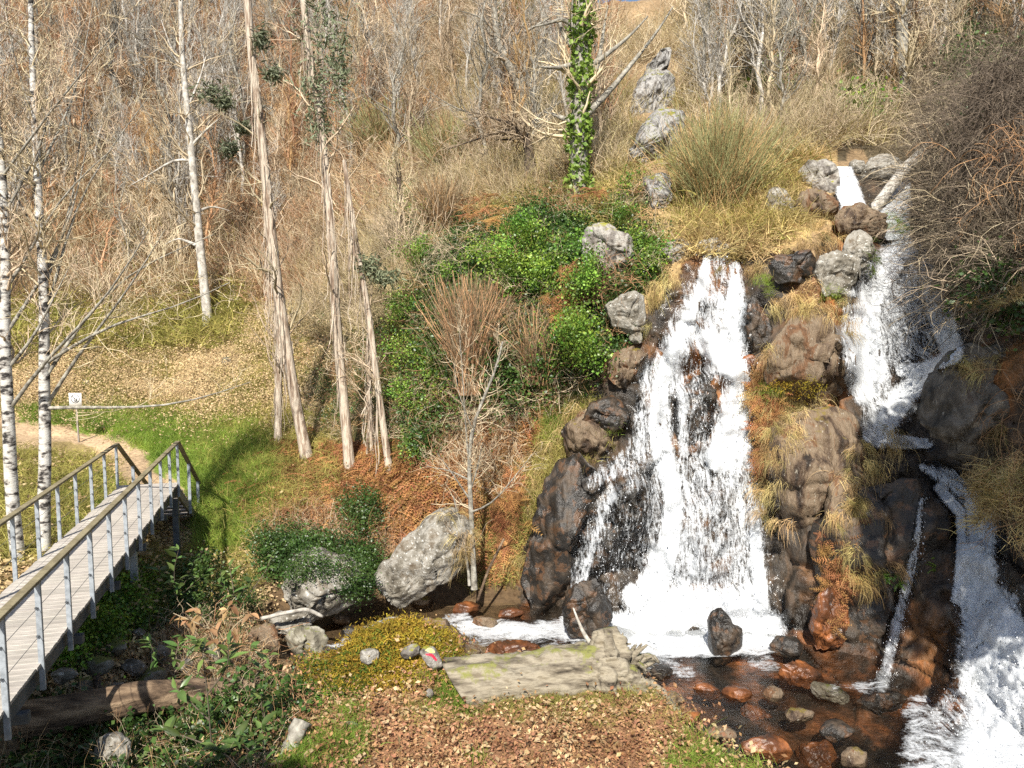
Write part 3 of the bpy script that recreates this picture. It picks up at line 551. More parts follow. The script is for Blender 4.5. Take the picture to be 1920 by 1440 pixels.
rock('rock', 'brown ledge left of the main waterfall under the ivy', [(1140,700),(1150,665),(1185,650),(1212,665),(1200,710),(1180,745),(1145,740)], 'rock_brown', Y=17.4, T_=.45, seed=30)
rock('rock', 'dark brown ledge jutting towards the main waterfall', [(1095,790),(1110,760),(1150,745),(1180,770),(1165,800),(1120,806)], 'rock_wet', Y=17.1, T_=.5, seed=31)
rock('cliff_block', 'broad dark sloping slab under the thin veils left of the main fall', [(1060,1120),(1075,1000),(1095,900),(1140,850),(1200,860),(1240,900),(1245,980),(1225,1060),(1190,1130),(1130,1170),(1075,1165)], 'rock_wet', Y=16.7, T_=.55, rough=.16, seed=110)
rock('rock', 'rounded black bulge in the upper part of the dark sloping slab', [(1150,920),(1185,888),(1225,895),(1240,940),(1230,990),(1190,1005),(1155,985)], 'rock_wet', Y=16.25, T_=.35, rough=.08, seed=111)
rock('cliff_block', 'brown ledgy rock between the dark slab and the ivy', [(1060,800),(1100,760),(1150,790),(1190,810),(1180,860),(1120,870),(1060,860)], 'rock_brown', Y=17.3, T_=.4, rough=.16, seed=112)
rock('rock', 'long black rock parting the main waterfall', [(1270,760),(1285,700),(1310,680),(1338,690),(1345,730),(1330,790),(1305,850),(1275,850),(1262,810)], 'rock_wet', Y=17.15, T_=.45, rough=.06, seed=33)
rock('rock', 'small reddish rock at the right edge of the main waterfall', E(1403,690,15,24), 'rock_orange', Y=16.8, T_=.25, seed=34)
rock('rock', 'dark wet column right beside the top of the main waterfall', [(1402,560),(1420,545),(1440,570),(1440,650),(1430,720),(1408,700),(1398,630)], 'rock_wet', Y=17.2, T_=.4, seed=35)
rock('cliff_block', 'brown layered rock at the left foot of the cliff', [(968,1165),(975,1060),(1000,960),(1045,880),(1100,850),(1135,870),(1125,950),(1100,1040),(1075,1120),(1050,1172)], 'rock_wet', Y=17.0, T_=.6, rough=.14, seed=36)
rock('rock', 'rusty rock base with orange tip dipping into the pool', [(1520,1180),(1530,1100),(1550,1080),(1580,1140),(1590,1200),(1570,1215),(1535,1222)], 'rock_orange', Y=14.4, T_=.35, seed=37)
rock('rock', 'dark rounded rock splashed by the trickle in the pool', E(1655,1320,52,24), 'rock_wet', Y=12.9, T_=.4, seed=38)
rock('rock', 'orange topped stone at the bottom edge of the pool', [(1500,1420),(1515,1395),(1545,1385),(1570,1400),(1578,1430),(1560,1470),(1510,1470)], 'rock_orange', Y=11.35, T_=.3, seed=39)
rock('rock', 'red brown stone lit by the sun in the pool', E(1495,1262,48,20, rot=.25), 'rock_orange', Y=13.4, T_=.35, seed=40)
rock('rock', 'bright rust red stone at the near edge of the pool', E(1325,1295,26,14, rot=.2), 'rock_orange', Y=12.9, T_=.2, seed=41)
rock('rock', 'flat brown stone under water in the pool centre', E(1420,1345,40,16, rot=.5), 'rock_orange', Y=12.7, T_=.3, seed=42)
rock('rock', 'grey stone in the lower left corner under the fallen trunk', E(212,1408,42,34), 'rock_grey', Y=8.9, T_=.25, seed=43)
rock('rock', 'olive stone lying under water right of the red brown one', E(1555,1300,40,14, rot=.3), 'rock_moss', Y=13.2, T_=.3, seed=44)
rock('cliff_block', 'tall dark slab along the right edge of the main waterfall', [(1448,840),(1475,860),(1500,980),(1540,1060),(1555,1120),(1540,1200),(1490,1185),(1468,1100),(1455,960)], 'rock_wet', Y=15.9, T_=.5, rough=.12, seed=90)
rock('boulder', 'brown shoulder of rock below the lower pillar rock', [(1560,900),(1600,860),(1640,880),(1655,960),(1640,1060),(1600,1110),(1565,1060),(1550,980)], 'rock_brown', Y=14.7, T_=.8, rough=.1, seed=91)
rock('boulder', 'grey rock half buried in straw grass left of the black wet slab', [(1300,470),(1330,440),(1370,445),(1385,475),(1350,492),(1315,490)], 'rock_grey', T_=.4, dy=-.1, seed=93)
rock('boulder', 'weathered rock in dry grass above the main waterfall', [(1240,470),(1262,445),(1295,455),(1300,485),(1260,500)], 'rock_grey', T_=.4, dy=-.1, seed=94)
for k_, (a_, b_, c_, d_, m_, l_) in enumerate([(1260,1310,22,10,'rock_brown','flat brown stone nearest the root of the cut log in the pool'),(1380,1300,34,13,'rock_orange','long rusty stone in the middle of the shallow pool'),(1450,1300,26,12,'rock_brown','brown stone just under the water left of the olive stone'),(1350,1375,34,14,'rock_brown','broad dim stone under water near the bank'),(1440,1400,40,18,'rock_orange','orange brown stone under water near the bottom edge'),(1500,1340,34,15,'rock_brown','dark stone under water in the deep part of the pool'),(1570,1370,40,16,'rock_wet','black stone shining at the water surface in the deep pool'),(1600,1420,36,18,'rock_brown','brown stone under water left of the lower fall'),(1240,1260,20,10,'rock_wet','little black stone at the end of the foam'),(1290,1340,20,9,'rock_orange','small rust coloured stone by the leafy bank'),(905,1165,26,9,'rock_brown','brown stone in the stream behind the cut log'),(960,1150,34,12,'rock_orange','rust stone under the rock face in the stream'),(870,1140,30,10,'rock_orange','orange brown stone under the leaning stick'),(790,1128,26,10,'rock_brown','brown stone in the shade of the tilted boulder'),(640,1160,22,12,'rock_brown','brown stone left of the shaded stream'),(660,1185,20,9,'rock_wet','black stone in the dark stretch of the stream')]):
    rock('stone', l_, E(a_, b_, c_, d_, 9, j=.2), m_, Y=float(Yz(b_+4, ZW)), T_=.28, seed=120+k_, cat='stone', nth=36, nph=20, rough=.14)
SC = [(258,1188,12,8,'small round pale stone below the bridge, topmost of the scree'),(180,1248,36,16,'long grey scree stone nearest the bridge foot'),(250,1252,26,18,'broad pale scree stone in the middle of the heap'),(215,1216,24,12,'grey scree stone behind the broad pale one'),(300,1225,20,18,'dark scree stone at the right of the heap'),(165,1285,20,12,'yellowish scree stone just above the fallen trunk'),(220,1298,34,16,'pale grey scree stone touching the fallen trunk'),(400,1225,17,26,'upright grey stone by the laurel stem'),(120,1266,22,11,'scree stone nearest the left edge'),(285,1270,24,14,'brown scree stone right of the pale ones'),(345,1250,20,14,'scree stone in shade under the laurel')]
for k, (a_, b_, c_, d_, l_) in enumerate(SC):
    rock('stone', l_, E(a_, b_, c_, d_, 8), ['rock_grey', 'rock_moss', 'rock_pale'][k % 2], T_=.22, seed=50+k, cat='stone', nth=32, nph=18, dy=-.4)
rock('rock', 'small dark mossy rock on the slope above the sign', E(162,722,9,16,8), 'rock_moss', T_=.25, seed=101, nth=28, nph=14)
rock('rock', 'small mossy rock in the middle of the leaf covered slope', E(426,680,10,14,8), 'rock_moss', T_=.25, seed=102, nth=28, nph=14)
rock('rock', 'low mossy stone right of the mossy rock above the sign', E(190,748,12,7,8), 'rock_moss', T_=.25, seed=103, nth=28, nph=14)
# stones on the moss mound
kp = Bpx(np.array([693., 770, 812, 645, 710, 30]), np.array([1232., 1225, 1255, 1350, 1345, 1430]))
rock('stone', 'round white stone set in the moss mound', E(693,1228,21,11,9), 'rock_pale', Y=kp[0][1]-.22, T_=.16, rough=.05, cat='stone', seed=61, nth=32, nph=16)
rock('stone', 'white stone beside the paint marked stone', E(770,1222,20,12,9,rot=-.3), 'rock_pale', Y=kp[1][1]-.2, T_=.15, rough=.05, cat='stone', seed=62, nth=32, nph=16)
mk_ = rock('stone', 'white stone with red and yellow trail mark on the moss mound', [(788,1222),(795,1212),(812,1214),(822,1230),(832,1248),(834,1258),(818,1258),(800,1240)], 'rock_pale', Y=kp[2][1]-.2, T_=.16, rough=.03, cat='stone', seed=63, nth=40, nph=22)
rock('stone', 'thin white rock edge at the back of the moss mound', [(640,1212),(665,1200),(700,1192),(735,1188),(740,1196),(700,1204),(660,1216)], 'rock_pale', Y=11.75, T_=.14, rough=.04, cat='stone', seed=64, nth=32, nph=16)
rock('stone', 'small bluish stone on the leaf litter below the mound', E(656,1362,14,9,8), 'rock_grey', T_=.08, Y=float(Bpx(656., 1366.)[1]), cat='stone', seed=65, nth=24, nph=12)
rock('stone', 'upright pale stone in the grass left of the cut log', E(806,1300,6,9,8), 'rock_pale', T_=.04, Y=float(Bpx(806., 1310.)[1])-.1, cat='stone', seed=66, nth=24, nph=12)
def decal(name, host, poly, mat):
    ob, V_, Fs = host
    tris = []; [tris.extend(f.tolist()) for f in Fs]
    bv = BVHTree.FromPolygons([Vector(x) for x in V_], tris)
    q = resample(np.r_[poly, poly[:1]], 25)[:-1]; c = q.mean(0); ring = [c+(q-c)*k for k in (1, .66, .33)]
    pts = []
    for r_ in ring+[c[None]]:
        for a, b in r_:
            d = Vector(P(a, b, 1.)); d.normalize(); h = bv.ray_cast(Vector((0, 0, 0)), d)[0]
            pts.append((h-d*.004) if h is not None else Vector(P(a, b, float(ob.location.y))))
    n = len(q); F4 = [(i+n*k, (i+1) % n+n*k, (i+1) % n+n*(k+1), i+n*(k+1)) for k in range(2) for i in range(n)]; F3 = [(2*n+i, 2*n+(i+1) % n, 3*n) for i in range(n)]
    m = mesh(name, np.array([list(p_) for p_ in pts]), [np.array(F4), np.array(F3)], M[mat]); obj(name, m, ob)
hst = ROCKS['white stone with red and yellow trail mark on the moss mound']
decal('yellow_stripe', hst, np.array([(797,1219),(804,1214),(812,1217),(817,1224),(806,1224)]), 'yellow')
decal('red_stripe', hst, np.array([(797,1226),(811,1225),(821,1238),(818,1241),(808,1230),(798,1229)]), 'red')

# ------------------------------------------------------------------ the falls, draped over terrain and rocks
NODRAPE = ('dark rounded rock splitting', 'reddish brown rock between', 'pale spotted rock', 'grey brown boulder above', 'upright black rock', 'small black rock awash', 'black wet rock at the left foot', 'small reddish rock')
tr_ = []; vs_ = []
for lb_, (o_, v_, fs_) in ROCKS.items():
    if lb_.startswith(NODRAPE): continue
    k_ = len(vs_); vs_.extend(v_.tolist()); [tr_.extend((f_+k_).tolist()) for f_ in fs_]
RBVH = BVHTree.FromPolygons(vs_, tr_)
waterfall('waterfall', 'main waterfall fanning out white over the dark rock face', (1070, 480, 1500, 1232),
 [([(1325,490,12),(1318,540,26),(1290,600,38),(1255,680,42),(1230,760,34),(1243,840,30),(1250,880,34)], .68),([(1325,490,8),(1310,560,12),(1270,640,16),(1238,720,18),(1232,800,20),(1248,870,24)], 1.0),
  ([(1378,500,14),(1380,560,24),(1372,620,30),(1385,700,26),(1375,770,42),(1370,850,52)], .76),([(1380,500,8),(1372,560,12),(1365,640,20),(1392,720,20),(1375,790,30),(1350,860,34)], .98),
  ([(1345,560,22),(1350,630,45),(1345,690,36)], .66),
  ([(1330,640,30),(1390,720,16),(1372,800,34)], 1.0),
  ([(1345,500,40),(1320,560,60),(1300,620,60)], .56),
  ([(1225,700,30),(1215,780,35),(1200,850,30)], .62),
  ([(1260,880,42),(1290,960,60),(1290,1060,90),(1290,1160,120),(1290,1190,135)], .64),
  ([(1375,860,58),(1390,950,58),(1395,1050,58),(1400,1150,62),(1405,1190,70)], .64),
  ([(1330,900,90),(1325,1000,110),(1320,1100,120)], .6),
  ([(1245,860,20),(1265,940,22),(1255,1020,26),(1215,1130,45)], .93),
  ([(1415,960,12),(1420,1060,14),(1430,1160,20)], .97),
  ([(1170,1190,50),(1300,1195,55),(1430,1185,50)], 1.0),
  ([(1190,1120,34),(1280,1140,60),(1400,1140,50)], .82),
  ([(1240,870,30),(1200,860,38),(1150,880,30),(1110,905,18)], .58),
  ([(1205,900,22),(1150,925,26),(1130,960,30),(1112,1020,36),(1085,1090,34)], .53),([(1150,930,8),(1128,970,9),(1110,1030,10),(1090,1100,12)], .68),
  ([(1240,900,34),(1225,970,32),(1215,1050,36)], .56),
  ([(1300,700,44),(1300,800,44),(1310,850,50)], .52),([(1272,690,10),(1278,760,12),(1282,850,14)], .7),
  ([(1170,960,44),(1160,1040,50),(1130,1120,40)], .47)])
waterfall('upper_waterfall', 'upper right waterfall spreading over a round dark rock', (1566, 455, 1830, 850),
 [([(1690,470,30),(1670,490,40),(1640,540,34),(1620,600,36),(1615,680,32),(1620,740,26)], .78),
  ([(1720,480,26),(1748,540,26),(1765,600,30),(1785,660,26)], .92),
  ([(1690,490,60),(1690,560,70),(1680,640,70)], .66),
  ([(1640,560,14),(1642,640,18),(1650,700,24)], .84),([(1600,560,24),(1592,640,22),(1600,700,20)], .66),([(1735,520,24),(1745,600,26),(1740,660,26)], .6),
  ([(1790,665,16),(1740,690,16),(1690,695,14)], .9),
  ([(1740,700,22),(1690,745,30),(1655,800,30),(1650,822,24)], .84),
  ([(1650,690,30),(1650,760,40),(1640,800,30)], .66),
  ([(1630,815,16),(1680,828,16),(1740,832,10)], 1.0)])
waterfall('lower_waterfall', 'lower right waterfall plunging in bluish shade', (1640, 860, 1960, 1500),
 [([(1730,875,10),(1780,900,26),(1820,935,30)], .66),
  ([(1760,915,12),(1800,960,14)], .8),
  ([(1840,935,30),(1838,1020,38),(1835,1100,42),(1855,1150,66),(1875,1250,95),(1885,1350,120),(1890,1480,150)], .84),
  ([(1800,960,10),(1805,1040,14),(1800,1120,20)], .85),
  ([(1850,1110,26),(1885,1180,44),(1900,1260,60)], .98),
  ([(1800,1320,50),(1780,1400,75),(1765,1480,90)], .56)], off=.12)
waterfall('water_trickle', 'thin trickle running down the dark rock beside the lower fall', (1630, 930, 1750, 1300),
 [([(1728,935,6),(1718,1020,9),(1700,1100,12),(1678,1180,14),(1665,1240,14),(1655,1285,18)], .68)], off=.06)
waterfall('top_waterfall', 'small topmost waterfall between pale rocks on the left', (1550, 312, 1630, 400),
 [([(1580,322,22),(1588,350,26),(1600,388,26)], 1.0)], off=.2)
waterfall('side_waterfall', 'small topmost waterfall beside the slanting fallen trunk', (1630, 330, 1730, 450),
 [([(1695,332,14),(1688,380,26),(1674,410,34),(1682,435,30)], .9)], off=.2)
waterfall('rapid', 'short rapid feeding the upper right waterfall', (1640, 440, 1760, 485),
 [([(1690,440,18),(1695,475,34)], .82)], off=.15)
# droplets thrown off the falls
tet = np.array([[1, 1, 1], [-1, -1, 1], [-1, 1, -1], [1, -1, -1]], float)*.6
def drops(name, i, n, rad, sp, label, thr=.35, power=1):
    U, V, f, pts = FALLS[i]; w = np.where(f > thr, f**power, 0).ravel(); idx = rng.choice(w.size, n, p=w/w.sum())
    p = pts.reshape(-1, 3)[idx]+rng.normal(size=(n, 3))*np.array([sp, sp*.5, sp])+np.array([0, -.05-sp*.4, 0])
    s = rad*rng.lognormal(0, .45, n); st = rng.uniform(1, 2.6, n)
    Rm = unit(rng.normal(size=(n, 4, 3)))
    V_ = p[:, None]+(tet[None]+Rm*.4)*s[:, None, None]*np.stack([np.ones(n), np.ones(n), st], 1)[:, None, :]
    b_ = np.arange(n)[:, None, None]*4; F_ = (b_+np.array([[0, 1, 2], [0, 3, 1], [0, 2, 3], [1, 3, 2]])[None]).reshape(-1, 3)
    tag(obj(name, mesh(name, V_.reshape(-1, 3), F_, M['drop'])), label, 'spray', kind='stuff')
drops('water_spray', 0, 4500, .006, .06, 'white droplets flying off the main waterfall')
drops('water_spray', 0, 1200, .006, .2, 'fine spray hanging around the main waterfall', .7, 3)
drops('water_spray', 1, 1500, .006, .06, 'droplets running off the upper right waterfall')
drops('water_spray', 2, 2500, .006, .09, 'droplets flying off the lower right waterfall')
drops('water_spray', 3, 500, .006, .05, 'droplets of the thin trickle')

# ------------------------------------------------------------------ small meshes for scattering
def leaves(n, spread, size, g, shape=(1, 1, .6), asp=.6, flat=0, fold=.25):
    """n pointed leaves of 4 triangles each"""
    c = g.normal(size=(n, 3))*np.array(shape)*spread*.5
    a = unit(g.normal(size=(n, 3))*np.array([1, 1, 1-flat])); nn = unit(g.normal(size=(n, 3))*(1-flat*.7)+np.array([0, -.3, 1.1])*(.5+flat))
    b = unit(np.cross(nn, a)); a = unit(np.cross(b, nn)); s = (size*g.uniform(.6, 1.3, n))[:, None]
    V_ = np.stack([c-a*s*.5, c+b*s*asp*.5+nn*s*fold*.3, c+a*s*.5, c-b*s*asp*.5+nn*s*fold*.3, c+a*s*.08], 1)
    k = np.arange(n)[:, None, None]*5; F_ = (k+np.array([[0, 4, 1], [4, 2, 1], [0, 3, 4], [4, 3, 2]])[None]).reshape(-1, 3)
    return V_.reshape(-1, 3), F_
def blades(n, spread, h, w, g, lean=.5, droop=-.25, K=4):
    p0 = np.c_[g.normal(size=(n, 2))*spread*.5, np.zeros(n)]; d = unit(np.c_[g.normal(size=(n, 2))*lean, np.ones(n)])
    hh = h*g.uniform(.5, 1.2, n); pts = [p0]
    for q in range(K-1):
        d = unit(d+np.array([0, 0, droop])+g.normal(size=(n, 3))*.12); pts.append(pts[-1]+d*(hh/(K-1))[:, None])
    Wd = w*np.linspace(1, .15, K)[None]*np.ones((n, 1)); return ribbons(np.stack(pts, 1), Wd, g)
def brush(n, h, w, g, spread=.5, lean=.8, K=5, wob=.3, up=.05, branch=2):
    p0 = np.c_[g.normal(size=(n, 2))*spread*.4, np.zeros(n)]; d = unit(np.c_[g.normal(size=(n, 2))*lean, np.ones(n)]); hh = h*g.uniform(.5, 1.15, n); pts = [p0]
    for q in range(K-1):
        d = unit(d+g.normal(size=(n, 3))*wob+np.array([0, 0, up])); pts.append(pts[-1]+d*(hh/(K-1))[:, None])
    A = np.stack(pts, 1); out = [ribbons(A, w*np.linspace(1, .3, K)[None]*np.ones((n, 1)), g)]
    if branch:
        C, Rr = spawn(A, np.full(A.shape[:2], w), n*branch, ang=(20, 60), ln=(h*.2, h*.55), K=4, rmin=w*.5, up=up, g=g); out.append(ribbons(C, Rr*.7, g))
    return join(out)
def fronds(n, L, g):
    """dead or green fern fronds: a rib with leaflets"""
    out = []
    for k in range(n):
        az = g.uniform(0, 6.28); d = np.array([math.cos(az)*.8, math.sin(az)*.8, .7]); q = np.zeros(3); pts = [q]
        for _ in range(7): d = unit(d+np.array([0, 0, -.22])+g.normal(size=3)*.08); q = q+d*L/7*g.uniform(.8, 1.1); pts.append(q)
        A = np.array(pts); out.append(ribbons(A[None], np.full((1, 8), .008), g))
        for j in range(1, 8):
            t = unit(A[j]-A[j-1]); s = unit(np.cross(t, [0, 0, 1.])); ll = L*.3*(1-j/9)
            for sg in (-1, 1):
                a = A[j]+s*sg*ll+t*ll*.5-np.array([0, 0, ll*.2])
                out.append((np.array([A[j]-t*.012, A[j]+t*.02, a]), np.array([[0, 1, 2]])))
    return join(out)
PRO = D.collections.new('prototypes')
def protos(name, items):
    c = D.collections.new(name)
    for k, (V_, F_, mt) in enumerate(items):
        o = D.objects.new(f'{name}_{k:02d}', mesh(name, V_, F_, mt, smooth=False)); c.objects.link(o)
    return c, len(items)
G = lambda s: np.random.default_rng(s)
PR = {}
PR['grass'] = protos('grass_tuft', [(*blades(45, .28, .24, .005, G(k)), M['grass']) for k in range(4)])
PR['grass_dry'] = protos('dry_grass_tuft', [(*blades(60, .3, .36, .006, G(10+k), lean=.8, droop=-.28, K=4), M['grass_dry']) for k in range(4)])
PR['grass_olive'] = protos('olive_tuft', [(*blades(50, .4, .34, .007, G(20+k), lean=.7, droop=-.3), M['grass_olive']) for k in range(4)])
PR['litter'] = protos('litter_clump', [(*leaves(40, .7, .10, G(30+k), (1, 1, .07), flat=.5), M['litter']) for k in range(4)])
PR['litter_red'] = protos('litter_red_clump', [(*leaves(44, .55, .062, G(40+k), (1, 1, .07), flat=.4), M['litter_red']) for k in range(4)])
PR['litter_far'] = protos('litter_far_clump', [(*leaves(110, 1.6, .07, G(35+k), (1, 1, .05), flat=.5), M['litter']) for k in range(4)])
PR['ivy'] = protos('ivy_clump', [(*leaves(90, .5, .08, G(50+k), (1, 1, .7), asp=.85), M['ivy']) for k in range(5)])
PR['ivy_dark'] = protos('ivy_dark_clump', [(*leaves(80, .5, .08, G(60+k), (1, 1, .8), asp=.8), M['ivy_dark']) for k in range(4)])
PR['bracken'] = protos('bracken_clump', [(*fronds(7, .6, G(70+k)), M['bracken']) for k in range(4)])
PR['brush_red'] = protos('red_brush_clump', [(*brush(45, 1.3, .010, G(80+k), spread=1.4, lean=1.0), M['brush_red']) for k in range(4)]+[(*brush(30, 1.8, .012, G(90+k), spread=1.2, lean=.8), M['twig_grey']) for k in range(2)])
PR['brush_tan'] = protos('tan_brush_clump', [(*brush(45, 1.1, .008, G(100+k), spread=1.2, lean=1.0), M['brush_tan']) for k in range(4)]+[(*brush(30, 1.6, .009, G(110+k), spread=1.0, lean=.8), M['twig_grey']) for k in range(2)])
PR['bramble'] = protos('bramble_clump', [(*brush(26, 1.0, .006, G(120+k), spread=.6, lean=1.1, wob=.45, up=-.12), M['twig_grey']) for k in range(3)]+[(*brush(26, 1.0, .006, G(125+k), spread=.6, lean=1.1, wob=.45, up=-.12), M['twig_brown']) for k in range(3)])
PR['dark_brush'] = protos('dark_brush_clump', [(*brush(40, 1.2, .006, G(130+k), spread=1.0, lean=1.2, wob=.4, up=-.15), M['twig_dark']) for k in range(3)]+[(*brush(26, 1.3, .006, G(135+k), spread=1.0, lean=1.2, wob=.4, up=-.2), M['twig_grey']) for k in range(2)])
PR['moss'] = protos('moss_clump', [(*blades(70, .22, .055, .008, G(140+k), lean=.8, K=3), M['moss']) for k in range(3)])
PR['moss_dark'] = protos('moss_green_clump', [(*blades(70, .22, .07, .008, G(145+k), lean=.8, K=3), M['moss_dark']) for k in range(3)])
def drape(n, L, w, g, wide=.3):
    p0 = np.c_[g.normal(size=n)*wide*.5, g.normal(size=n)*.05, g.normal(size=n)*.06]; d = unit(np.c_[g.normal(size=n)*.35, -g.uniform(.2, .8, n), g.uniform(-.4, .5, n)]); hh = L*g.uniform(.4, 1.15, n); pts = [p0]
    for q in range(5): d = unit(d+np.array([0, .03, -.55])+g.normal(size=(n, 3))*.08); pts.append(pts[-1]+d*(hh/5)[:, None])
    return ribbons(np.stack(pts, 1), w*np.linspace(1, .25, 6)[None]*np.ones((n, 1)), g)
PR['drape'] = protos('hanging_grass', [(*drape(46, .62, .005, G(160+k), .35), M['grass_dry']) for k in range(4)])
PR['fern'] = protos('fern_clump', [(*fronds(6, .3, G(150+k)), M['ivy']) for k in range(3)])
def node_group(coll):
    ng = D.node_groups.new('scatter_'+coll.name, 'GeometryNodeTree')
    ng.interface.new_socket('Geometry', in_out='INPUT', socket_type='NodeSocketGeometry'); ng.interface.new_socket('Geometry', in_out='OUTPUT', socket_type='NodeSocketGeometry')
    n = ng.nodes; L = ng.links.new; gi = n.new('NodeGroupInput'); go = n.new('NodeGroupOutput')
    ip = n.new('GeometryNodeInstanceOnPoints'); ci = n.new('GeometryNodeCollectionInfo'); ci.inputs[0].default_value = coll; ci.inputs['Separate Children'].default_value = True; ci.inputs['Reset Children'].default_value = True
    L(gi.outputs[0], ip.inputs['Points']); L(ci.outputs[0], ip.inputs['Instance']); ip.inputs['Pick Instance'].default_value = True
    for nm, ty, sk_ in (('pid', 'INT', 'Instance Index'), ('rot', 'FLOAT_VECTOR', 'Rotation'), ('scl', 'FLOAT_VECTOR', 'Scale')):
        a = n.new('GeometryNodeInputNamedAttribute'); a.data_type = ty; a.inputs[0].default_value = nm; L(a.outputs[0], ip.inputs[sk_])
    L(ip.outputs[0], go.inputs[0]); return ng
NG = {}
def scatter(name, kind, pts, scale, label, cat, tilt=None, tiltamt=.5, sz=1.0, seed=1):
    """ONE stuff object whose points carry small clumps"""
    g = G(seed); coll, nk = PR[kind]
    if kind not in NG: NG[kind] = node_group(coll)
    n = len(pts); m = D.meshes.new(name); m.vertices.add(n); m.vertices.foreach_set('co', np.asarray(pts, np.float32).ravel())
    a = m.attributes.new('pid', 'INT', 'POINT'); a.data.foreach_set('value', g.integers(0, nk, n).astype(np.int32))
    if tilt is None: up = np.tile([0., 0, 1], (n, 1))
    else: up = unit(np.array([0, 0, 1.])*(1-tiltamt)+tilt*tiltamt)
    up = unit(up+g.normal(size=(n, 3))*.15)
    # euler XYZ taking Z to up with a random spin: R = Rz(c) Ry(b) Rx(a) ; use spin first through Rz is impossible, so build the matrix
    sp = g.uniform(0, 6.283, n); ref = np.stack([np.cos(sp), np.sin(sp), 0*sp], 1); x = unit(np.cross(np.cross(up, ref), up)); y = np.cross(up, x)
    bx = np.arcsin(np.clip(-x[:, 2], -1, 1)); cx_ = np.arctan2(x[:, 1], x[:, 0]); ax = np.arctan2(y[:, 2], up[:, 2])
    a = m.attributes.new('rot', 'FLOAT_VECTOR', 'POINT'); a.data.foreach_set('vector', np.stack([ax, bx, cx_], 1).astype(np.float32).ravel())
    s = g.uniform(scale[0], scale[1], n); S = np.stack([s, s, s*sz], 1)
    a = m.attributes.new('scl', 'FLOAT_VECTOR', 'POINT'); a.data.foreach_set('vector', S.astype(np.float32).ravel())
    o = obj(name, m); tag(o, label, cat, kind='stuff'); md = o.modifiers.new('scatter', 'NODES'); md.node_group = NG[kind]; return o
def fill(polys, n, seed=0, ragged=18, u0=-60, u1=2000):
    """n random photo positions inside polygons"""
    g = G(seed); out = []
    polys = polys if isinstance(polys[0], list) else [polys]
    A = [abs(sum(p[i-1][0]*p[i][1]-p[i][0]*p[i-1][1] for i in range(len(p))))/2 for p in polys]
    for p, a_ in zip(polys, A):
        q = np.array(p); need = int(n*a_/sum(A)); lo = q.min(0); hi = q.max(0); k = 0; got = []
        while k < need:
            s = g.uniform(lo, hi, size=(need*2+20, 2)); j = s+g.normal(size=s.shape)*ragged*.5; s = s[inpoly(j[:, 0], j[:, 1], p)]; got.append(s); k += len(s)
        out.append(np.concatenate(got)[:need])
    return np.concatenate(out)
EXC1 = [(1172,120),(1285,110),(1290,430),(1185,430)]; EXC2 = [(1560,290),(1740,270),(1720,480),(1600,450),(1490,440),(1490,310)]
def lay(name, kind, polys, n, scale, label, cat, seed=0, tiltamt=.5, lift=0, ragged=18, sz=1.0, lump=0, thin=None):
    s = fill(polys, n, seed, ragged)
    if thin is not None:
        w = fbm(np.stack([s[:, 0]/60, s[:, 1]/60, 0*s[:, 0]+seed], -1), 3); s = s[w > thin]
    if kind in ('brush_red', 'brush_tan', 'grass_olive', 'grass_dry', 'bracken', 'dark_brush'): s = s[~inpoly(s[:, 0], s[:, 1], EXC1) & ~inpoly(s[:, 0], s[:, 1], EXC2)]
    p = T(s[:, 0], s[:, 1]); nn = TN(s[:, 0], s[:, 1]); out = unit(nn+np.array([0, -.6, .4]))
    g = G(seed+999); h = lift+lump*np.clip(.5+fbm(p*1.1+seed, 3), 0, 2)*g.uniform(.3, 1, len(p))
    return scatter(name, kind, p+out*h[:, None] if np.ndim(h) else p+out*lift, scale, label, cat, tilt=nn, tiltamt=tiltamt, sz=sz, seed=seed)

# ------------------------------------------------------------------ ground cover on the hillside
HILL_L = [(-120,-60),(880,-60),(860,200),(760,400),(640,420),(560,560),(-120,580)]
lay('undergrowth', 'brush_red', HILL_L, 4200, (.6, 1.5), 'reddish brown brush covering the slope on the left', 'brush', 1, .2)
lay('undergrowth', 'brush_tan', [[(860,-20),(1050,-20),(1080,60),(1260,60),(1330,-20),(1600,-20),(1600,260),(1440,300),(1200,340),(1050,350),(850,420),(760,400)]], 2600, (.5, 1.2), 'tan and grey brush covering the slope in the middle', 'brush', 2, .2)
lay('undergrowth', 'brush_tan', [[(560,350),(780,330),(800,560),(700,640),(560,620)]], 700, (.5, 1.1), 'tangled brush behind the eucalyptus trunks', 'brush', 3, .2)
lay('undergrowth', 'grass_olive', [[(-100,320),(240,320),(480,470),(500,640),(-100,660)]], 2600, (1.3, 3.2), 'olive grass and brush low on the left slope', 'brush', 4, .3, thin=-.5)
lay('dry_grass', 'grass_dry', [[(860,150),(1300,150),(1500,280),(1550,330),(1440,470),(1310,480),(1200,430),(1000,390),(840,400)]], 2600, (.8, 2.0), 'dry straw grass on the slope above the waterfall', 'grass', 5, .4)
lay('grass', 'grass_olive', [[(0,0),(860,0),(820,300),(560,500),(0,560)]], 1500, (1.2, 2.6), 'olive grass showing between the brush on the left slope', 'grass', 36, .4, thin=.0)
lay('undergrowth', 'grass_olive', [[(860,150),(1300,150),(1500,280),(1440,440),(1200,430),(1000,390),(840,400)]], 1200, (.8, 2.2), 'olive clumps on the slope above the waterfall', 'brush', 6, .4)
lay('undergrowth', 'bracken', [[(0,-20),(860,-20),(780,330),(560,520),(300,520),(260,200),(0,200)]], 2600, (1.2, 2.6), 'orange bracken patches on the left slope', 'bracken', 7, .3, thin=.1)
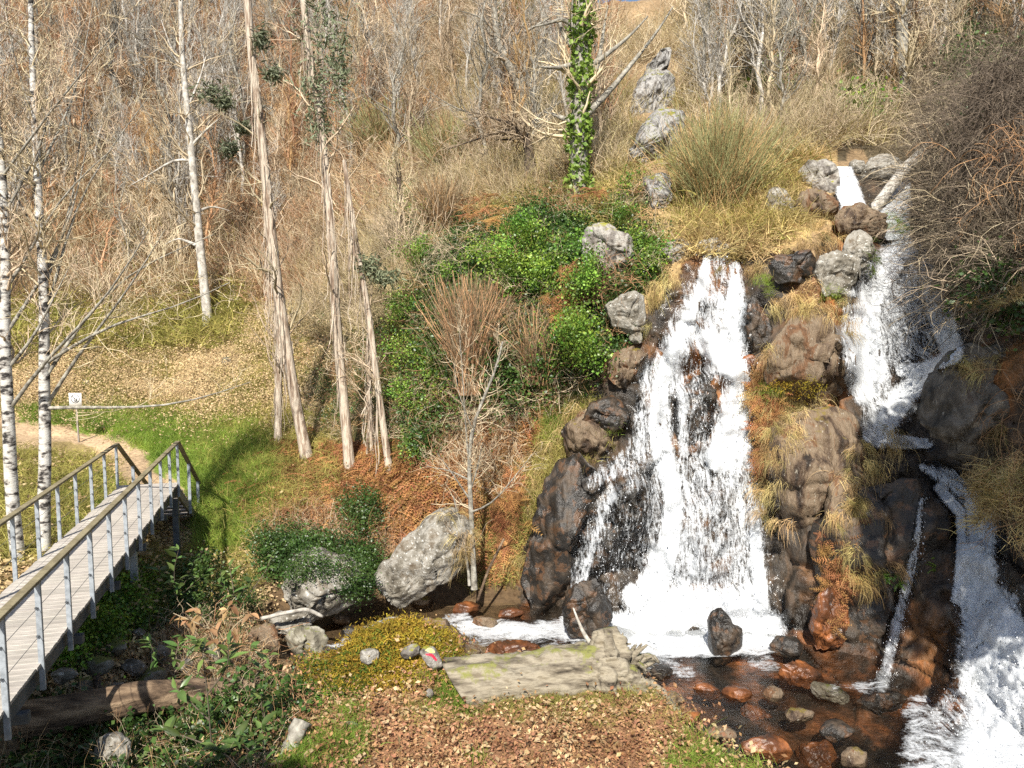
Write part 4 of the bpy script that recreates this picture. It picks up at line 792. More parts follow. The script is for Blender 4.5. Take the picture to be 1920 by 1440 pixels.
lay('leaf_litter', 'litter_far', [[(-100,600),(600,560),(560,820),(430,800),(-100,770)]], 2400, (.7, 1.3), 'pale fallen leaves on the slope above the path', 'leaves', 8, .9)
lay('leaf_litter', 'litter', [[(-100,840),(180,860),(260,1000),(250,1120),(-100,1240)],[(240,940),(480,980),(460,1100),(230,1090)]], 900, (.7, 1.3), 'fallen leaves under the bridge', 'leaves', 9, .9)
lay('grass', 'grass_olive', [[(-100,600),(600,560),(560,820),(430,800),(-100,770)]], 2200, (.5, 1.2), 'olive grass tufts on the leaf covered slope', 'grass', 10, .5, thin=-.25)
lay('grass', 'grass', [[(40,765),(230,770),(480,800),(520,880),(500,1020),(400,1040),(360,900),(290,840),(170,800),(40,775)]], 2600, (.7, 1.6), 'bright green grass beyond the bridge', 'grass', 11, .5)
lay('grass', 'grass_olive', [[(300,760),(620,760),(640,900),(560,960),(430,1040),(400,860)],[(-60,840),(200,860),(250,960),(200,1050),(-60,1060)]], 1500, (.6, 1.4), 'yellowish grass around the green patch', 'grass', 12, .5)
lay('grass', 'grass', [[(100,900),(240,900),(230,1040),(100,1000)],[(640,930),(800,900),(840,950),(700,980)],[(1010,740),(1110,750),(1090,830),(1030,840)]], 450, (.5, 1.1), 'small patches of fresh green grass', 'grass', 13, .5)
lay('bracken', 'bracken', [[(440,900),(540,820),(700,850),(870,850),(900,960),(760,1000),(640,970),(520,980)]], 1500, (.5, 1.2), 'rusty dead bracken in front of the eucalyptus trunks', 'bracken', 14, .4)
lay('bracken', 'bracken', [[(850,760),(1000,780),(1000,900),(960,1080),(900,1060),(860,900)],[(1050,540),(1080,540),(1085,640),(1050,640)],[(715,800),(760,820),(770,900),(700,900)],[(340,770),(400,780),(380,810),(340,805)]], 900, (.4, 1.0), 'rusty bracken hanging on the bank beside the rock face', 'bracken', 15, .6)
lay('leaf_litter', 'litter', [[(230,1050),(480,1040),(490,1180),(420,1250),(100,1300),(60,1250)]], 700, (.5, 1.0), 'fallen leaves between the bridge and the stream', 'leaves', 37, .8)
lay('grass', 'grass_olive', [[(240,1040),(480,1000),(490,1100),(300,1150),(230,1120)]], 260, (.5, 1.0), 'yellow green plants below the bridge end', 'grass', 38, .6)
lay('leaf_litter', 'litter_red', [[(440,900),(700,870),(900,820),(960,900),(880,1000),(760,1000),(520,1000)]], 1100, (.7, 1.3), 'reddish fallen leaves among the bracken', 'leaves', 16, .8)
lay('dry_grass', 'grass_olive', [[(718,560),(765,560),(775,860),(718,860)],[(930,880),(980,860),(1000,930),(960,1090),(880,1100),(900,960)]], 500, (.5, 1.1), 'ochre plants hanging on the bank', 'grass', 17, .7)
# ivy
IVY = [[(755,540),(795,478),(850,428),(905,415),(925,450),(950,425),(1000,370),(1070,380),(1095,430),(1085,500),(1050,520),(1030,560),(1000,530),(960,550),(915,490),(860,510),(820,560),(800,620),(765,650)],
       [(1140,390),(1200,370),(1235,430),(1230,520),(1200,540),(1190,470),(1150,430)],[(1060,560),(1130,520),(1210,540),(1150,560),(1140,620),(1170,650),(1130,700),(1060,700)],[(765,330),(800,360),(800,430),(770,420)]]
lay('ivy', 'ivy', [[(760,600),(820,560),(870,600),(850,720),(830,860),(785,860),(765,740)],[(1010,600),(1060,580),(1075,700),(1020,760)]], 330, (.35, .8), 'green ivy trailing down the shaded side of the outcrop', 'ivy', 29, .7, lift=.1, lump=.7, thin=-.1)
lay('undergrowth', 'bracken', [[(860,420),(930,400),(960,440),(900,470)],[(1090,395),(1140,400),(1120,425),(1085,420)],[(1040,530),(1085,530),(1080,640),(1045,640)]], 70, (.4, .8), 'brown dead patches in the ivy', 'bracken', 45, .6, lift=.7)
lay('brambles', 'bramble', IVY, 70, (.5, 1.0), 'bare stems sticking out of the ivy', 'bramble', 46, .6, lift=.5)
lay('ivy', 'ivy', IVY, 1500, (.35, .95), 'bright green ivy smothering the outcrop left of the waterfall', 'ivy', 20, .6, lift=.05, lump=1.3, thin=-.12)
lay('ivy', 'ivy_dark', IVY, 900, (.6, 1.0), 'inner leaves of the ivy on the outcrop, coloured dark for shade', 'ivy', 28, .6, lift=.05, lump=.2)  # dark leaf colour stands in for shade in the ivy gaps
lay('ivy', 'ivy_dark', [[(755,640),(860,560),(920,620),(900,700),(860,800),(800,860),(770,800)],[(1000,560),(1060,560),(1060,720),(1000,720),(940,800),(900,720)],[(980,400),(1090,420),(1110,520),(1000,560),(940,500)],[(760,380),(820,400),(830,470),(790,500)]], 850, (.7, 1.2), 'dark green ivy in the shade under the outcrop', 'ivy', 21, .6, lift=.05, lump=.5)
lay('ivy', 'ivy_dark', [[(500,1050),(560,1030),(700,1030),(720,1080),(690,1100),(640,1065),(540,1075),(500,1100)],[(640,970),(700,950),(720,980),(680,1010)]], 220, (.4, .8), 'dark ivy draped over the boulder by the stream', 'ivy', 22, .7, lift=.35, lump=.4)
lay('ivy', 'ivy', [[(60,1240),(130,1150),(215,1090),(260,1080),(300,1100),(250,1150),(180,1200),(110,1250)]], 420, (.45, .8), 'small leaved ivy along the foot of the bridge', 'ivy', 23, .7, lift=.03, lump=.2)
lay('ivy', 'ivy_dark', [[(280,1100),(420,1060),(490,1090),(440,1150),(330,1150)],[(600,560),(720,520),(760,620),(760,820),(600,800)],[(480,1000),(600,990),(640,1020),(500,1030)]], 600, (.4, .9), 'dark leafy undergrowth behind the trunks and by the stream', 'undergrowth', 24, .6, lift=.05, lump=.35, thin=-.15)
lay('ivy', 'ivy', [[(1340,30),(1480,20),(1500,110),(1400,130)],[(1560,200),(1640,190),(1640,240),(1560,240)],[(1390,170),(1470,170),(1480,210),(1400,210)]], 260, (1.0, 1.8), 'patches of yellow green ivy high on the slope', 'ivy', 25, .4, lift=.3, lump=.8)
lay('brambles', 'bramble', [[(760,600),(1080,560),(1100,720),(1000,760),(960,900),(840,880),(770,800)]], 420, (.6, 1.2), 'tangled bare brambles below the ivy', 'bramble', 26, .7)
lay('undergrowth', 'ivy_dark', [[(90,1230),(260,1080),(420,1060),(480,1130),(440,1230),(330,1180),(250,1180),(150,1260)]], 220, (.35, .7), 'low dark leafy plants between the bridge and the stream', 'undergrowth', 47, .6, lift=.03, lump=.15)
lay('brambles', 'bramble', [[(560,560),(760,500),(780,820),(560,820)],[(480,960),(760,980),(760,1060),(480,1050)],[(330,1180),(480,1180),(480,1280),(330,1300)]], 420, (.5, 1.1), 'bare bramble stems behind the trunks and over the scree', 'bramble', 27, .5)
# dry grass draped down the rocks
DG = [[(1210,600),(1225,520),(1260,490),(1300,480),(1280,520),(1250,570),(1225,620)],[(1340,490),(1420,470),(1440,500),(1420,540),(1395,500)],[(1440,560),(1470,535),(1530,530),(1530,560),(1480,570),(1450,620)],
      [(1400,700),(1440,690),(1540,740),(1500,790),(1470,860),(1440,980),(1410,900),(1420,790)],[(1560,560),(1590,560),(1585,650),(1565,620)],[(1420,440),(1540,400),(1580,440),(1540,470),(1440,470)]]
lay('dry_grass', 'drape', DG, 170, (.5, .95), 'straw coloured grass hanging over the rocks around the falls', 'grass', 30, 0, lift=.18)
lay('dry_grass', 'drape', [[(1030,800),(1110,745),(1150,800),(1100,850),(1040,900),(990,980),(960,1080),(940,1060),(990,900)]], 190, (.5, 1.0), 'dry grass fringe along the left edge of the rock face', 'grass', 31, 0, lift=.05)
lay('dry_grass', 'drape', [[(1570,940),(1605,880),(1618,950),(1600,1030),(1570,1040)],[(1462,900),(1476,900),(1490,980),(1470,980)],[(1600,1040),(1640,1040),(1640,1080),(1605,1070)],[(1630,840),(1650,850),(1640,880),(1620,870)]], 60, (.45, .9), 'straw tufts hanging down the pillar rocks', 'grass', 32, 0, lift=.75)
lay('bracken', 'bracken', [[(1400,700),(1440,690),(1470,760),(1450,900),(1420,900)],[(1540,1000),(1580,1000),(1600,1080),(1560,1180),(1540,1100)],[(930,900),(1000,880),(990,960),(950,1080),(930,1050)],[(1500,380),(1560,380),(1560,440),(1500,440)]], 260, (.3, .7), 'rust red dead plants clinging to the wet rock', 'bracken', 34, .8, lift=.3)
lay('undergrowth', 'grass_olive', [[(1030,800),(1110,745),(1150,800),(1100,850),(1040,900),(990,980),(960,1080),(940,1060),(990,900)]], 320, (.4, .9), 'olive plants along the left edge of the rock face', 'brush', 35, .7, lift=.03)
lay('grass', 'grass', [[(1420,540),(1440,530),(1445,560),(1425,565)],[(1430,715),(1475,710),(1480,740),(1440,745)],[(1535,555),(1560,555),(1560,570),(1535,570)],[(1660,420),(1700,440),(1690,460),(1655,450)],[(1145,800),(1170,800),(1170,818),(1145,818)]], 90, (.4, .7), 'tiny fresh green tufts on the wet rocks', 'grass', 33, .6, lift=.35)
def on_rock(label, name, kind, poly, n, scale, lab, cat, seed, tiltamt=.5, lift=.02):
    V_ = ROCKS[label][1]; yc = V_@np.array([0, SP, CP]); zc = V_@np.array([0, CP, -SP]); uu = CX+FPX*V_[:, 0]/zc; vv = CY-FPX*yc/zc
    c = V_.mean(0); k = np.where(inpoly(uu, vv, poly) & (V_[:, 1] < c[1]+.15))[0]
    if not len(k): print('empty', label); return
    k = G(seed).choice(k, n); nn = unit(V_[k]-c); p = V_[k]+nn*lift+G(seed+1).normal(size=(n, 3))*.05; scatter(name, kind, p, scale, lab, cat, tilt=nn, tiltamt=tiltamt, seed=seed)
RB = 'ivy draped grey boulder left of the large tilted boulder'; RT = 'large tilted grey boulder overhanging the stream, left of the thin bare tree'
on_rock(RB, 'ivy', 'ivy_dark', [(480,1000),(720,1000),(720,1110),(660,1120),(620,1080),(560,1085),(500,1075)], 150, (.3, .6), 'ivy trailing over the top of the boulder by the stream', 'ivy', 400)
on_rock(RT, 'dry_grass', 'drape', [(820,930),(900,930),(900,1060),(850,1060),(830,1000)], 26, (.5, .9), 'roots and straw hanging down the tilted boulder', 'grass', 401, 0)
R1 = 'big brown rounded pillar rock between the two waterfalls'; R2 = 'lower brown pillar rock below the big rounded one'
on_rock(R1, 'dry_grass', 'drape', [(1420,520),(1560,520),(1550,590),(1500,585),(1460,610),(1445,680),(1420,680)], 46, (.4, .8), 'pale straw fringe over the top of the rounded pillar rock', 'grass', 402, 0)
on_rock(R1, 'moss', 'moss', [(1450,710),(1530,710),(1540,740),(1450,740)], 26, (.6, 1), 'ochre moss at the foot of the rounded pillar rock', 'moss', 403)
on_rock(R2, 'dry_grass', 'drape', [(1430,720),(1540,730),(1500,790),(1480,860),(1440,860)], 60, (.4, .8), 'straw hanging at the joint of the two pillar rocks', 'grass', 404, 0)
on_rock(R2, 'dry_grass', 'drape', [(1590,820),(1640,820),(1630,960),(1590,980)], 26, (.4, .8), 'straw on the right edge of the lower pillar rock', 'grass', 405, 0)
on_rock('massive black wet rock between the trickle and the brown pillars', 'fern', 'fern', [(1745,1040),(1785,1040),(1785,1110),(1745,1110)], 12, (.7, 1.1), 'bright green ferns on the black rock right of the trickle', 'fern', 406)
on_rock('massive black wet rock between the trickle and the brown pillars', 'fern', 'fern', [(1655,1060),(1685,1060),(1685,1090),(1655,1090)], 5, (.5, .8), 'small fern on the black rock left of the trickle', 'fern', 407)
on_rock('smooth egg shaped grey boulder above the upper right waterfall', 'moss', 'moss_dark', [(1635,440),(1660,440),(1655,520),(1630,520)], 20, (.5, .8), 'green moss right of the egg shaped boulder', 'moss', 408)
on_rock('huge dark boulder in shade on the right bank', 'dry_grass', 'drape', [(1780,600),(1960,600),(1960,690),(1860,690),(1800,720)], 50, (.4, .8), 'dry grass trailing over the huge shaded boulder', 'grass', 409, 0)
on_rock('huge dark boulder in shade on the right bank', 'dry_grass', 'drape', [(1850,800),(1990,760),(1990,900),(1860,880)], 40, (.5, .9), 'brown straw hanging off the right of the huge shaded boulder', 'grass', 410, 0)
# right bank
lay('undergrowth', 'dark_brush', [[(1760,180),(1960,60),(1960,560),(1860,520),(1830,440),(1795,330)]], 1500, (.7, 1.5), 'dark tangled brush on the right bank', 'brush', 40, .5, lift=.2, lump=.9)
lay('undergrowth', 'brush_tan', [[(1440,40),(1960,-40),(1960,160),(1740,230),(1600,280),(1480,280)]], 1200, (.6, 1.3), 'brown brush on the slope above the topmost falls', 'brush', 41, .3)
lay('ivy', 'ivy_dark', [[(1760,-20),(1960,-20),(1960,440),(1860,380),(1770,200)],[(1880,500),(1960,500),(1960,640),(1890,600)]], 900, (.8, 1.5), 'dark evergreen leaves in the upper right corner', 'undergrowth', 42, .5, lift=.4, lump=1.2)  # evergreen leaves, their dark colour also standing in for shade on the bush
lay('dry_grass', 'grass_dry', [[(1840,640),(1860,620),(1960,640),(1960,660),(1860,660)],[(1880,900),(1960,890),(1960,1080),(1900,1020)]], 90, (.6, 1.1), 'dry grass clinging to the right bank', 'grass', 43, .7, lift=1.0)
# foreground bank
def blay(name, kind, n, xr, yr, scale, label, cat, seed, cond=None, lift=.0, tiltamt=.7):
    g = G(seed); x = g.uniform(*xr, n); y = g.uniform(*yr, n)
    if cond is not None: k = cond(x, y, g); x = x[k]; y = y[k]
    p = B(x, y); p[:, 2] += lift; e = .05
    nn = unit(np.stack([-(bank_z(x+e, y)-bank_z(x-e, y))/(2*e), -(bank_z(x, y+e)-bank_z(x, y-e))/(2*e), np.ones(len(x))], 1))
    return scatter(name, kind, p, scale, label, cat, tilt=nn, tiltamt=tiltamt, seed=seed)
edge = lambda x: np.interp(x, [-13, -5.5, -3.9, -3.3, -2.9, -2.0, -1.1, -.7, 0, 1.3, 1.9, 2.2, 2.6, 3.2, 4.2, 8], [9.6, 10.1, 10.3, 10.5, 11.3, 11.75, 11.6, 11.2, 10.95, 10.95, 10.35, 9.7, 8.9, 8.1, 7.4, 6.2])
on = lambda x, y: y < edge(x)-.1
blay('leaf_litter', 'litter_red', 3300, (-3.6, 4), (6, 11.8), (.35, 1.1), 'reddish brown oak leaves on the near bank', 'leaves', 50, lambda x, y, g: on(x, y) & ~(((x+1.95)/.9)**2+((y-11.2)/.7)**2 < 1.0))
blay('leaf_litter', 'litter', 420, (-3.6, 3.4), (6, 11.8), (.5, .9), 'pale fallen leaves on the near bank', 'leaves', 51, lambda x, y, g: on(x, y) & ((((x+1.95)/.9)**2+((y-11.2)/.7)**2 > 1.0) | (g.uniform(size=len(x)) < .12)))
blay('moss', 'moss', 2600, (-3.3, -.9), (10.4, 12.1), (.7, 1.3), 'golden moss on the mound', 'moss', 52, lambda x, y, g: on(x, y) & (((x+1.95)/1.0)**2+((y-11.2)/.8)**2 < 1))
blay('moss', 'moss_dark', 700, (-3.4, -1.2), (10.0, 11.6), (.7, 1.4), 'dark green moss on the mound', 'moss', 53, lambda x, y, g: on(x, y) & (((x+2.35)/.6)**2+((y-10.75)/.5)**2 < 1))
blay('grass', 'grass', 700, (-3.2, -.4), (8, 11.2), (.4, .9), 'green grass tufts among the leaves of the near bank', 'grass', 54, lambda x, y, g: on(x, y) & (fbm(np.stack([x, y, 0*x], -1)*1.3+4, 3) > .1))
blay('grass', 'grass', 260, (1.9, 3.6), (7.2, 9.2), (.5, 1.0), 'bright grass at the bottom edge of the picture', 'grass', 55, lambda x, y, g: on(x, y))
blay('dry_grass', 'grass_olive', 260, (-1.5, 2.8), (9.5, 11), (.25, .5), 'dry grass beside the cut log', 'grass', 56, lambda x, y, g: on(x, y))
blay('undergrowth', 'ivy_dark', 900, (-8, -3.0), (6.5, 10.8), (.5, 1.1), 'dark leafy undergrowth in the lower left corner', 'undergrowth', 57, lambda x, y, g: (y < edge(x)+.2))
blay('brambles', 'bramble', 260, (-8, -2.8), (6.5, 10.6), (.4, .8), 'bare bramble stems in the lower left corner', 'bramble', 58, lambda x, y, g: (y < edge(x)+.2))
blay('undergrowth', 'fern', 160, (-4.2, -2.6), (8.5, 11.2), (.6, 1.2), 'small green ferns left of the moss mound', 'fern', 59, lambda x, y, g: on(x, y))

# ------------------------------------------------------------------ trees
def tree_px(name, label, trunk, r0, r1, bark, twig='twig_grey', limbs=(), Y=None, n2=40, n3=160, n4=0, L2=(1, 2.2), L3=(.4, 1.1), cat='tree', up=.12, K=16, sides=8, group=None, tmin=.25, droop=None, dY=0, seed=0, ang=(35, 70), foliage=None, lrad=.45):
    g = G(seed+int(trunk[0][0])); tr = np.array(trunk, float)
    if Y is None: Y = float(TY(tr[0][0], tr[0][1]))
    base = P(tr[0][0], tr[0][1], Y)
    yy = Y+dY*np.linspace(0, 1, len(tr))
    A = resample(P(tr[:, 0], tr[:, 1], yy), K); A[0] -= np.array([0, 0, .15]); rad = np.linspace(1, 0, K)**.9*(r0-r1)+r1; rad[0] *= 1.25
    A += np.cumsum(g.normal(size=A.shape)*.012*(r0*4), 0)*np.array([1, 1, .2])*.3
    t_ = thing(name, base, label, cat, group)
    V_, F_ = tubes(A[None], rad[None], sides); obj('trunk', mesh('trunk', V_, F_, M[bark]), t_)
    LP = []; LR = []
    for lm in limbs:
        l = np.array(lm, float); k = np.argmin(np.linalg.norm(A-P(l[0][0], l[0][1], Y), axis=1)); rr = rad[k]*lrad
        side = g.uniform(-.5, .5); q = resample(P(l[:, 0], l[:, 1], Y+side*np.linspace(0, 1, len(l))*len(l)*.5), 8); LP.append(q); LR.append(np.linspace(rr, max(rr*.18, .006), 8))
    lim = [(A[None], rad[None])]
    parts = []
    if LP:
        LP = np.array(LP); LR = np.array(LR); lim.append((LP, LR))
        for a_, b_ in zip(LP, LR):
            V_, F_ = tubes(a_[None], b_[None], 6); obj('branch', mesh('branch', V_, F_, M[bark if bark != 'birch' else 'bark_grey']), t_)
    src = []
    for (p_, r_), nn in zip(lim, (n2, n2 if LP is not None and len(lim) > 1 else 0)):
        if nn: src.append(spawn(p_, r_, nn, t0=tmin if p_ is lim[0][0] else .15, ang=ang, ln=L2, rmin=.006, K=6, up=up, g=g, rf=.38))
    for p_, r_ in src: parts.append(tubes(p_, r_, 4))
    if n3 and src:
        allp = np.concatenate([p_ for p_, _ in src]); allr = np.concatenate([r_ for _, r_ in src])
        p3, r3 = spawn(allp, allr, n3, t0=.15, ang=(20, 55), ln=L3, rmin=.0055*Y/15, K=5, up=up*.7, g=g, rf=.6); parts.append(tubes(p3, r3, 3))
        if n4:
            p4, r4 = spawn(p3, r3, n4, t0=.1, ang=(20, 50), ln=(L3[0]*.4, L3[1]*.5), rmin=.005*Y/15, K=4, up=up*.5, g=g, rf=.7); parts.append(ribbons(p4, r4, g))
    if parts:
        V_, F_ = join(parts); o_ = obj('twigs', mesh('twigs', V_, F_, M[twig]), t_); o_['kind'] = 'stuff'
    if foliage: foliage(t_, A, src, g)
    return t_, A, rad
def strips(t_, A, rad, n, L, mat, g, lo=.1, hi=.95):
    """bark peeling off in long hanging ribbons"""
    k = g.uniform(lo, hi, n)*(len(A)-1.01); i = k.astype(int); p0 = A[i]+(A[i+1]-A[i])*(k-i)[:, None]; r = rad[i]
    an = g.uniform(0, 6.28, n); o = np.stack([np.cos(an), np.sin(an)-.2, 0*an], 1); LL = g.uniform(*L, n); K = 6
    pts = np.stack([p0+o*(r*1.02)[:, None]+o*(q/(K-1))**1.5*g.uniform(.02, .25, n)[:, None]-np.array([0, 0, 1])*LL[:, None]*q/(K-1)+g.normal(size=(n, 3))*.015 for q in range(K)], 1)
    V_, F_ = ribbons(pts, np.linspace(1, .5, K)[None]*g.uniform(.006, .022, n)[:, None], g); o_ = obj('peeling_bark', mesh('peeling_bark', V_, F_, M[mat]), t_); o_['kind'] = 'stuff'
tree_px('birch_tree', 'white birch at the far left edge, forking beside the bridge', [(40,1095),(30,1020),(23,930),(16,813),(17,765),(10,690),(6,610),(12,540),(10,430),(4,320),(-8,200),(-20,60),(-25,-60)], .135, .04, 'birch', limbs=[[(20,765),(75,685),(115,640),(180,590),(235,505),(280,430)],[(15,620),(70,540),(120,450),(150,350),(170,230)],[(12,540),(60,470),(90,400),(150,330),(210,280)],[(17,760),(-10,700),(-40,600)],[(8,400),(50,330),(90,240),(110,130)],[(15,690),(60,640),(100,560),(130,500)],[(5,330),(50,270),(100,200),(170,120),(230,40)]], Y=15, n2=60, n3=520, n4=1500, L2=(.8, 1.9), L3=(.4, 1.0), tmin=.35, up=.16, sides=12, K=22, seed=1, lrad=.38)
tree_px('birch_tree', 'black and white birch right of the leftmost birch, with a long level limb', [(85,1075),(80,1000),(82,930),(86,850),(84,780),(82,700),(84,620),(84,540),(78,470),(72,380),(68,270),(62,170),(58,80),(57,-40)], .13, .04, 'birch', limbs=[[(88,765),(120,761),(200,764),(280,767),(345,757),(400,742),(470,716)],[(90,757),(127,693),(143,667),(213,583),(273,493),(310,430)],[(90,700),(133,630),(187,560),(250,500),(330,470),(400,440)],[(86,590),(110,510),(133,400),(153,360),(213,267),(280,180)],[(82,540),(110,470),(125,420),(145,350),(150,240),(165,130)],[(78,470),(50,400),(20,350),(-10,330)],[(70,330),(100,260),(140,190),(160,90),(175,0)],[(66,230),(40,160),(20,80),(10,0)],[(88,680),(150,640),(220,600),(330,580),(430,530)]], Y=15.3, n2=66, n3=620, n4=1900, L2=(.8, 2.0), L3=(.4, 1.1), tmin=.4, up=.13, sides=12, K=22, seed=2, lrad=.38)
tree_px('birch_tree', 'tall pale trunk rising from the leaf covered slope', [(392,618),(386,560),(376,480),(370,410),(366,360),(360,300),(355,230),(345,150),(340,80),(338,-40)], .23, .09, 'bark_pale', limbs=[[(362,302),(330,293),(295,320),(240,350)],[(362,270),(390,240),(412,222)],[(368,460),(335,445),(310,458)],[(366,400),(395,385),(430,395)],[(352,200),(375,150),(390,90)],[(345,140),(320,90),(300,30)]], n2=28, n3=220, n4=300, L2=(1.5, 4), L3=(.8, 2.2), seed=3)
def euc_leaves(spots, n, size):
    def f(t_, A, src, g):
        L_ = []
        for (a_, b_, ru, rv) in spots:
            Y = A[:, 1].mean(); c = P(a_, b_, Y); V_, F_ = leaves(n, 1, size, g, (ru*Y/FPX*1.1, ru*Y/FPX, rv*Y/FPX*1.1), asp=.25); L_.append((V_+c-np.array([0, 0, 0]), F_))
        V_, F_ = join(L_); o_ = obj('foliage', mesh('foliage', V_, F_, M['euc_leaf'], smooth=False), t_); o_['kind'] = 'stuff'
    return f
for nm, lb, tr, r0, r1, sd, fl in [
  ('eucalyptus_tree', 'leftmost leaning eucalyptus trunk with peeling bark', [(578,862),(562,800),(548,720),(535,630),(520,540),(508,430),(497,320),(486,220),(472,120),(460,-40)], .17, .10, 11, [(490,75,14,20),(515,140,18,16),(400,175,30,18),(420,195,14,10),(455,240,12,10)]),
  ('eucalyptus_tree', 'second eucalyptus trunk, straight with shredded bark', [(657,880),(648,790),(640,700),(630,600),(626,500),(618,400),(610,300),(600,200),(580,110),(565,-40)], .145, .08, 12, [(600,40,42,60),(615,110,34,60),(590,170,30,40),(640,130,16,60),(600,240,24,30)]),
  ('eucalyptus_tree', 'third eucalyptus trunk leaning right at its foot', [(732,890),(722,820),(708,720),(697,630),(684,540),(668,460),(655,370),(645,300)], .10, .05, 13, [(690,500,22,18),(720,520,26,16)]),
  ('eucalyptus_tree', 'thin eucalyptus stem behind the leftmost one', [(522,830),(522,740),(525,640),(520,560),(505,470),(498,380)], .12, .08, 14, [(430,280,16,16)]),
  ('eucalyptus_tree', 'slim reddish stem between the second and third eucalyptus', [(697,850),(695,760),(690,680),(690,600)], .05, .03, 15, [])]:
    t_, A, rad = tree_px(nm, lb, tr, r0, r1, 'bark_euc', 'twig_grey', n2=14, n3=60, n4=60, L2=(1, 2.4), L3=(.5, 1.2), K=20, sides=10, seed=sd, foliage=euc_leaves(fl, 260, .2) if fl else None)
    strips(t_, A, rad, 80 if r0 > .1 else 50, (.5, 2.6), 'bark_euc', G(sd), lo=.22)
def ivy_sleeve(span, n, w):
    def f(t_, A, src, g):
        k = g.uniform(span[0], span[1], n)*(len(A)-1.01); i = k.astype(int); c = A[i]+(A[i+1]-A[i])*(k-i)[:, None]; an = g.uniform(0, 6.28, n)
        rr = w*(.7+.5*np.sin(c[:, 2]*2.1)**2)*g.uniform(.55, 1.15, n); o_ = np.stack([np.cos(an)*rr, np.sin(an)*rr, g.normal(size=n)*.1], 1)
        V_, F_ = leaves(n, 0.01, .15, g, asp=.9); V_ = V_.reshape(n, 5, 3)+(c+o_)[:, None]
        ob = obj('ivy', mesh('ivy', V_.reshape(-1, 3), F_, M['ivy_trunk'], smooth=False), t_); ob['kind'] = 'stuff'; ob['label'] = 'bright ivy wrapped round the trunk'
    return f
tree_px('oak_tree', 'tree whose trunk is wrapped in bright green ivy', [(1085,385),(1087,320),(1084,250),(1090,190),(1092,130),(1088,70),(1092,0),(1095,-60)], .26, .2, 'bark_grey', limbs=[[(1100,215),(1150,165),(1165,150),(1185,110),(1212,90),(1235,60),(1262,12)],[(1100,130),(1140,100),(1180,70),(1215,30)],[(1080,120),(1045,128),(1010,125)],[(1085,60),(1060,30),(1030,45),(1000,50)],[(1100,160),(1125,120),(1130,60),(1140,10)],[(1075,230),(1040,215),(1020,210)],[(1085,100),(1050,60),(1045,0)],[(1090,110),(1070,50),(1075,-20)]], n2=26, n3=220, n4=400, L2=(.8, 2), L3=(.5, 1.3), seed=21, foliage=ivy_sleeve((.02, 1), 2600, .34), cat='tree')
tree_px('oak_tree', 'dark crooked tree bending left above the ivy', [(992,352),(993,310),(994,285),(985,255),(968,238),(955,232)], .2, .12, 'bark_dark', limbs=[[(968,238),(930,250),(880,265),(840,280)],[(960,235),(965,200),(960,170)],[(955,232),(920,220),(880,210)],[(985,255),(960,262),(930,262)]], n2=40, n3=340, n4=700, L2=(.8, 1.8), L3=(.4, 1.0), up=.05, tmin=.6, seed=22)
tree_px('oak_tree', 'forked grey tree left of the ivy wrapped trunk', [(988,240),(982,175),(965,140),(945,105),(930,70),(927,20),(925,-50)], .2, .1, 'bark_grey', limbs=[[(980,160),(984,100),(986,50),(986,-30)],[(930,60),(900,30),(860,20)],[(950,115),(920,100),(880,70)],[(984,60),(1020,40),(1060,15)],[(985,110),(960,80),(990,30)]], n2=26, n3=260, n4=400, L2=(1, 2.5), L3=(.6, 1.4), seed=23)
tree_px('dead_tree', 'short white snag left of the forked grey tree', [(936,190),(938,165),(937,132)], .3, .15, 'bark_pale', n2=4, n3=0, seed=24)
tree_px('bare_tree', 'thin white forked tree high in the middle of the slope', [(712,195),(706,160),(700,120),(690,85),(676,40)], .13, .06, 'bark_pale', limbs=[[(704,115),(720,80),(740,70)],[(700,130),(680,110),(665,112)]], n2=20, n3=160, n4=300, L2=(1, 2.6), L3=(.7, 1.6), seed=25)
tree_px('bare_tree', 'greenish trunk in front of its pair above the topmost falls', [(1703,232),(1698,180),(1694,110),(1690,40),(1690,-40)], .22, .17, 'bark_grey', n2=14, n3=120, n4=300, L2=(1, 3), L3=(.6, 1.6), seed=26)
tree_px('bare_tree', 'grey trunk right behind the greenish trunk above the falls', [(1714,195),(1712,130),(1708,60),(1705,-40)], .2, .16, 'bark_grey', n2=14, n3=120, n4=300, L2=(1, 3), L3=(.6, 1.6), seed=27)
tree_px('bare_tree', 'slim white trunk near the upper right corner', [(1792,135),(1788,90),(1785,30),(1784,-30)], .12, .09, 'bark_pale', n2=12, n3=100, n4=200, L2=(1, 3), seed=28)
tree_px('bare_tree', 'leaning pale stem left of the greenish trunk', [(1668,232),(1672,200),(1680,165)], .09, .06, 'bark_pale', n2=6, n3=40, seed=29)
tree_px('bare_tree', 'white trunk high above the tall mossy crag', [(1366,110),(1365,70),(1364,20),(1366,-30)], .14, .1, 'bark_pale', n2=16, n3=140, n4=250, L2=(1, 3), seed=30)
tree_px('bare_tree', 'thin bare tree standing beside the large tilted boulder', [(889,1092),(886,1020),(883,950),(880,890),(878,850),(884,800),(900,760),(918,720),(936,680),(942,640)], .065, .02, 'bark_grey', limbs=[[(881,885),(872,800),(868,700),(860,610)],[(882,920),(895,880),(905,830)],[(883,940),(850,890),(820,850)],[(884,960),(920,950),(960,900),(1000,850)],[(880,900),(840,880),(800,875)],[(884,800),(860,740),(850,680)]], Y=16.4, n2=40, n3=260, n4=400, L2=(.5, 1.3), L3=(.25, .7), tmin=.3, seed=31)
tree_px('bare_tree', 'second stem leaning against the thin bare tree', [(880,1085),(872,1030),(862,980),(850,930)], .03, .015, 'bark_grey', Y=16.3, n2=8, n3=40, L2=(.4, 1), L3=(.2, .5), seed=32)
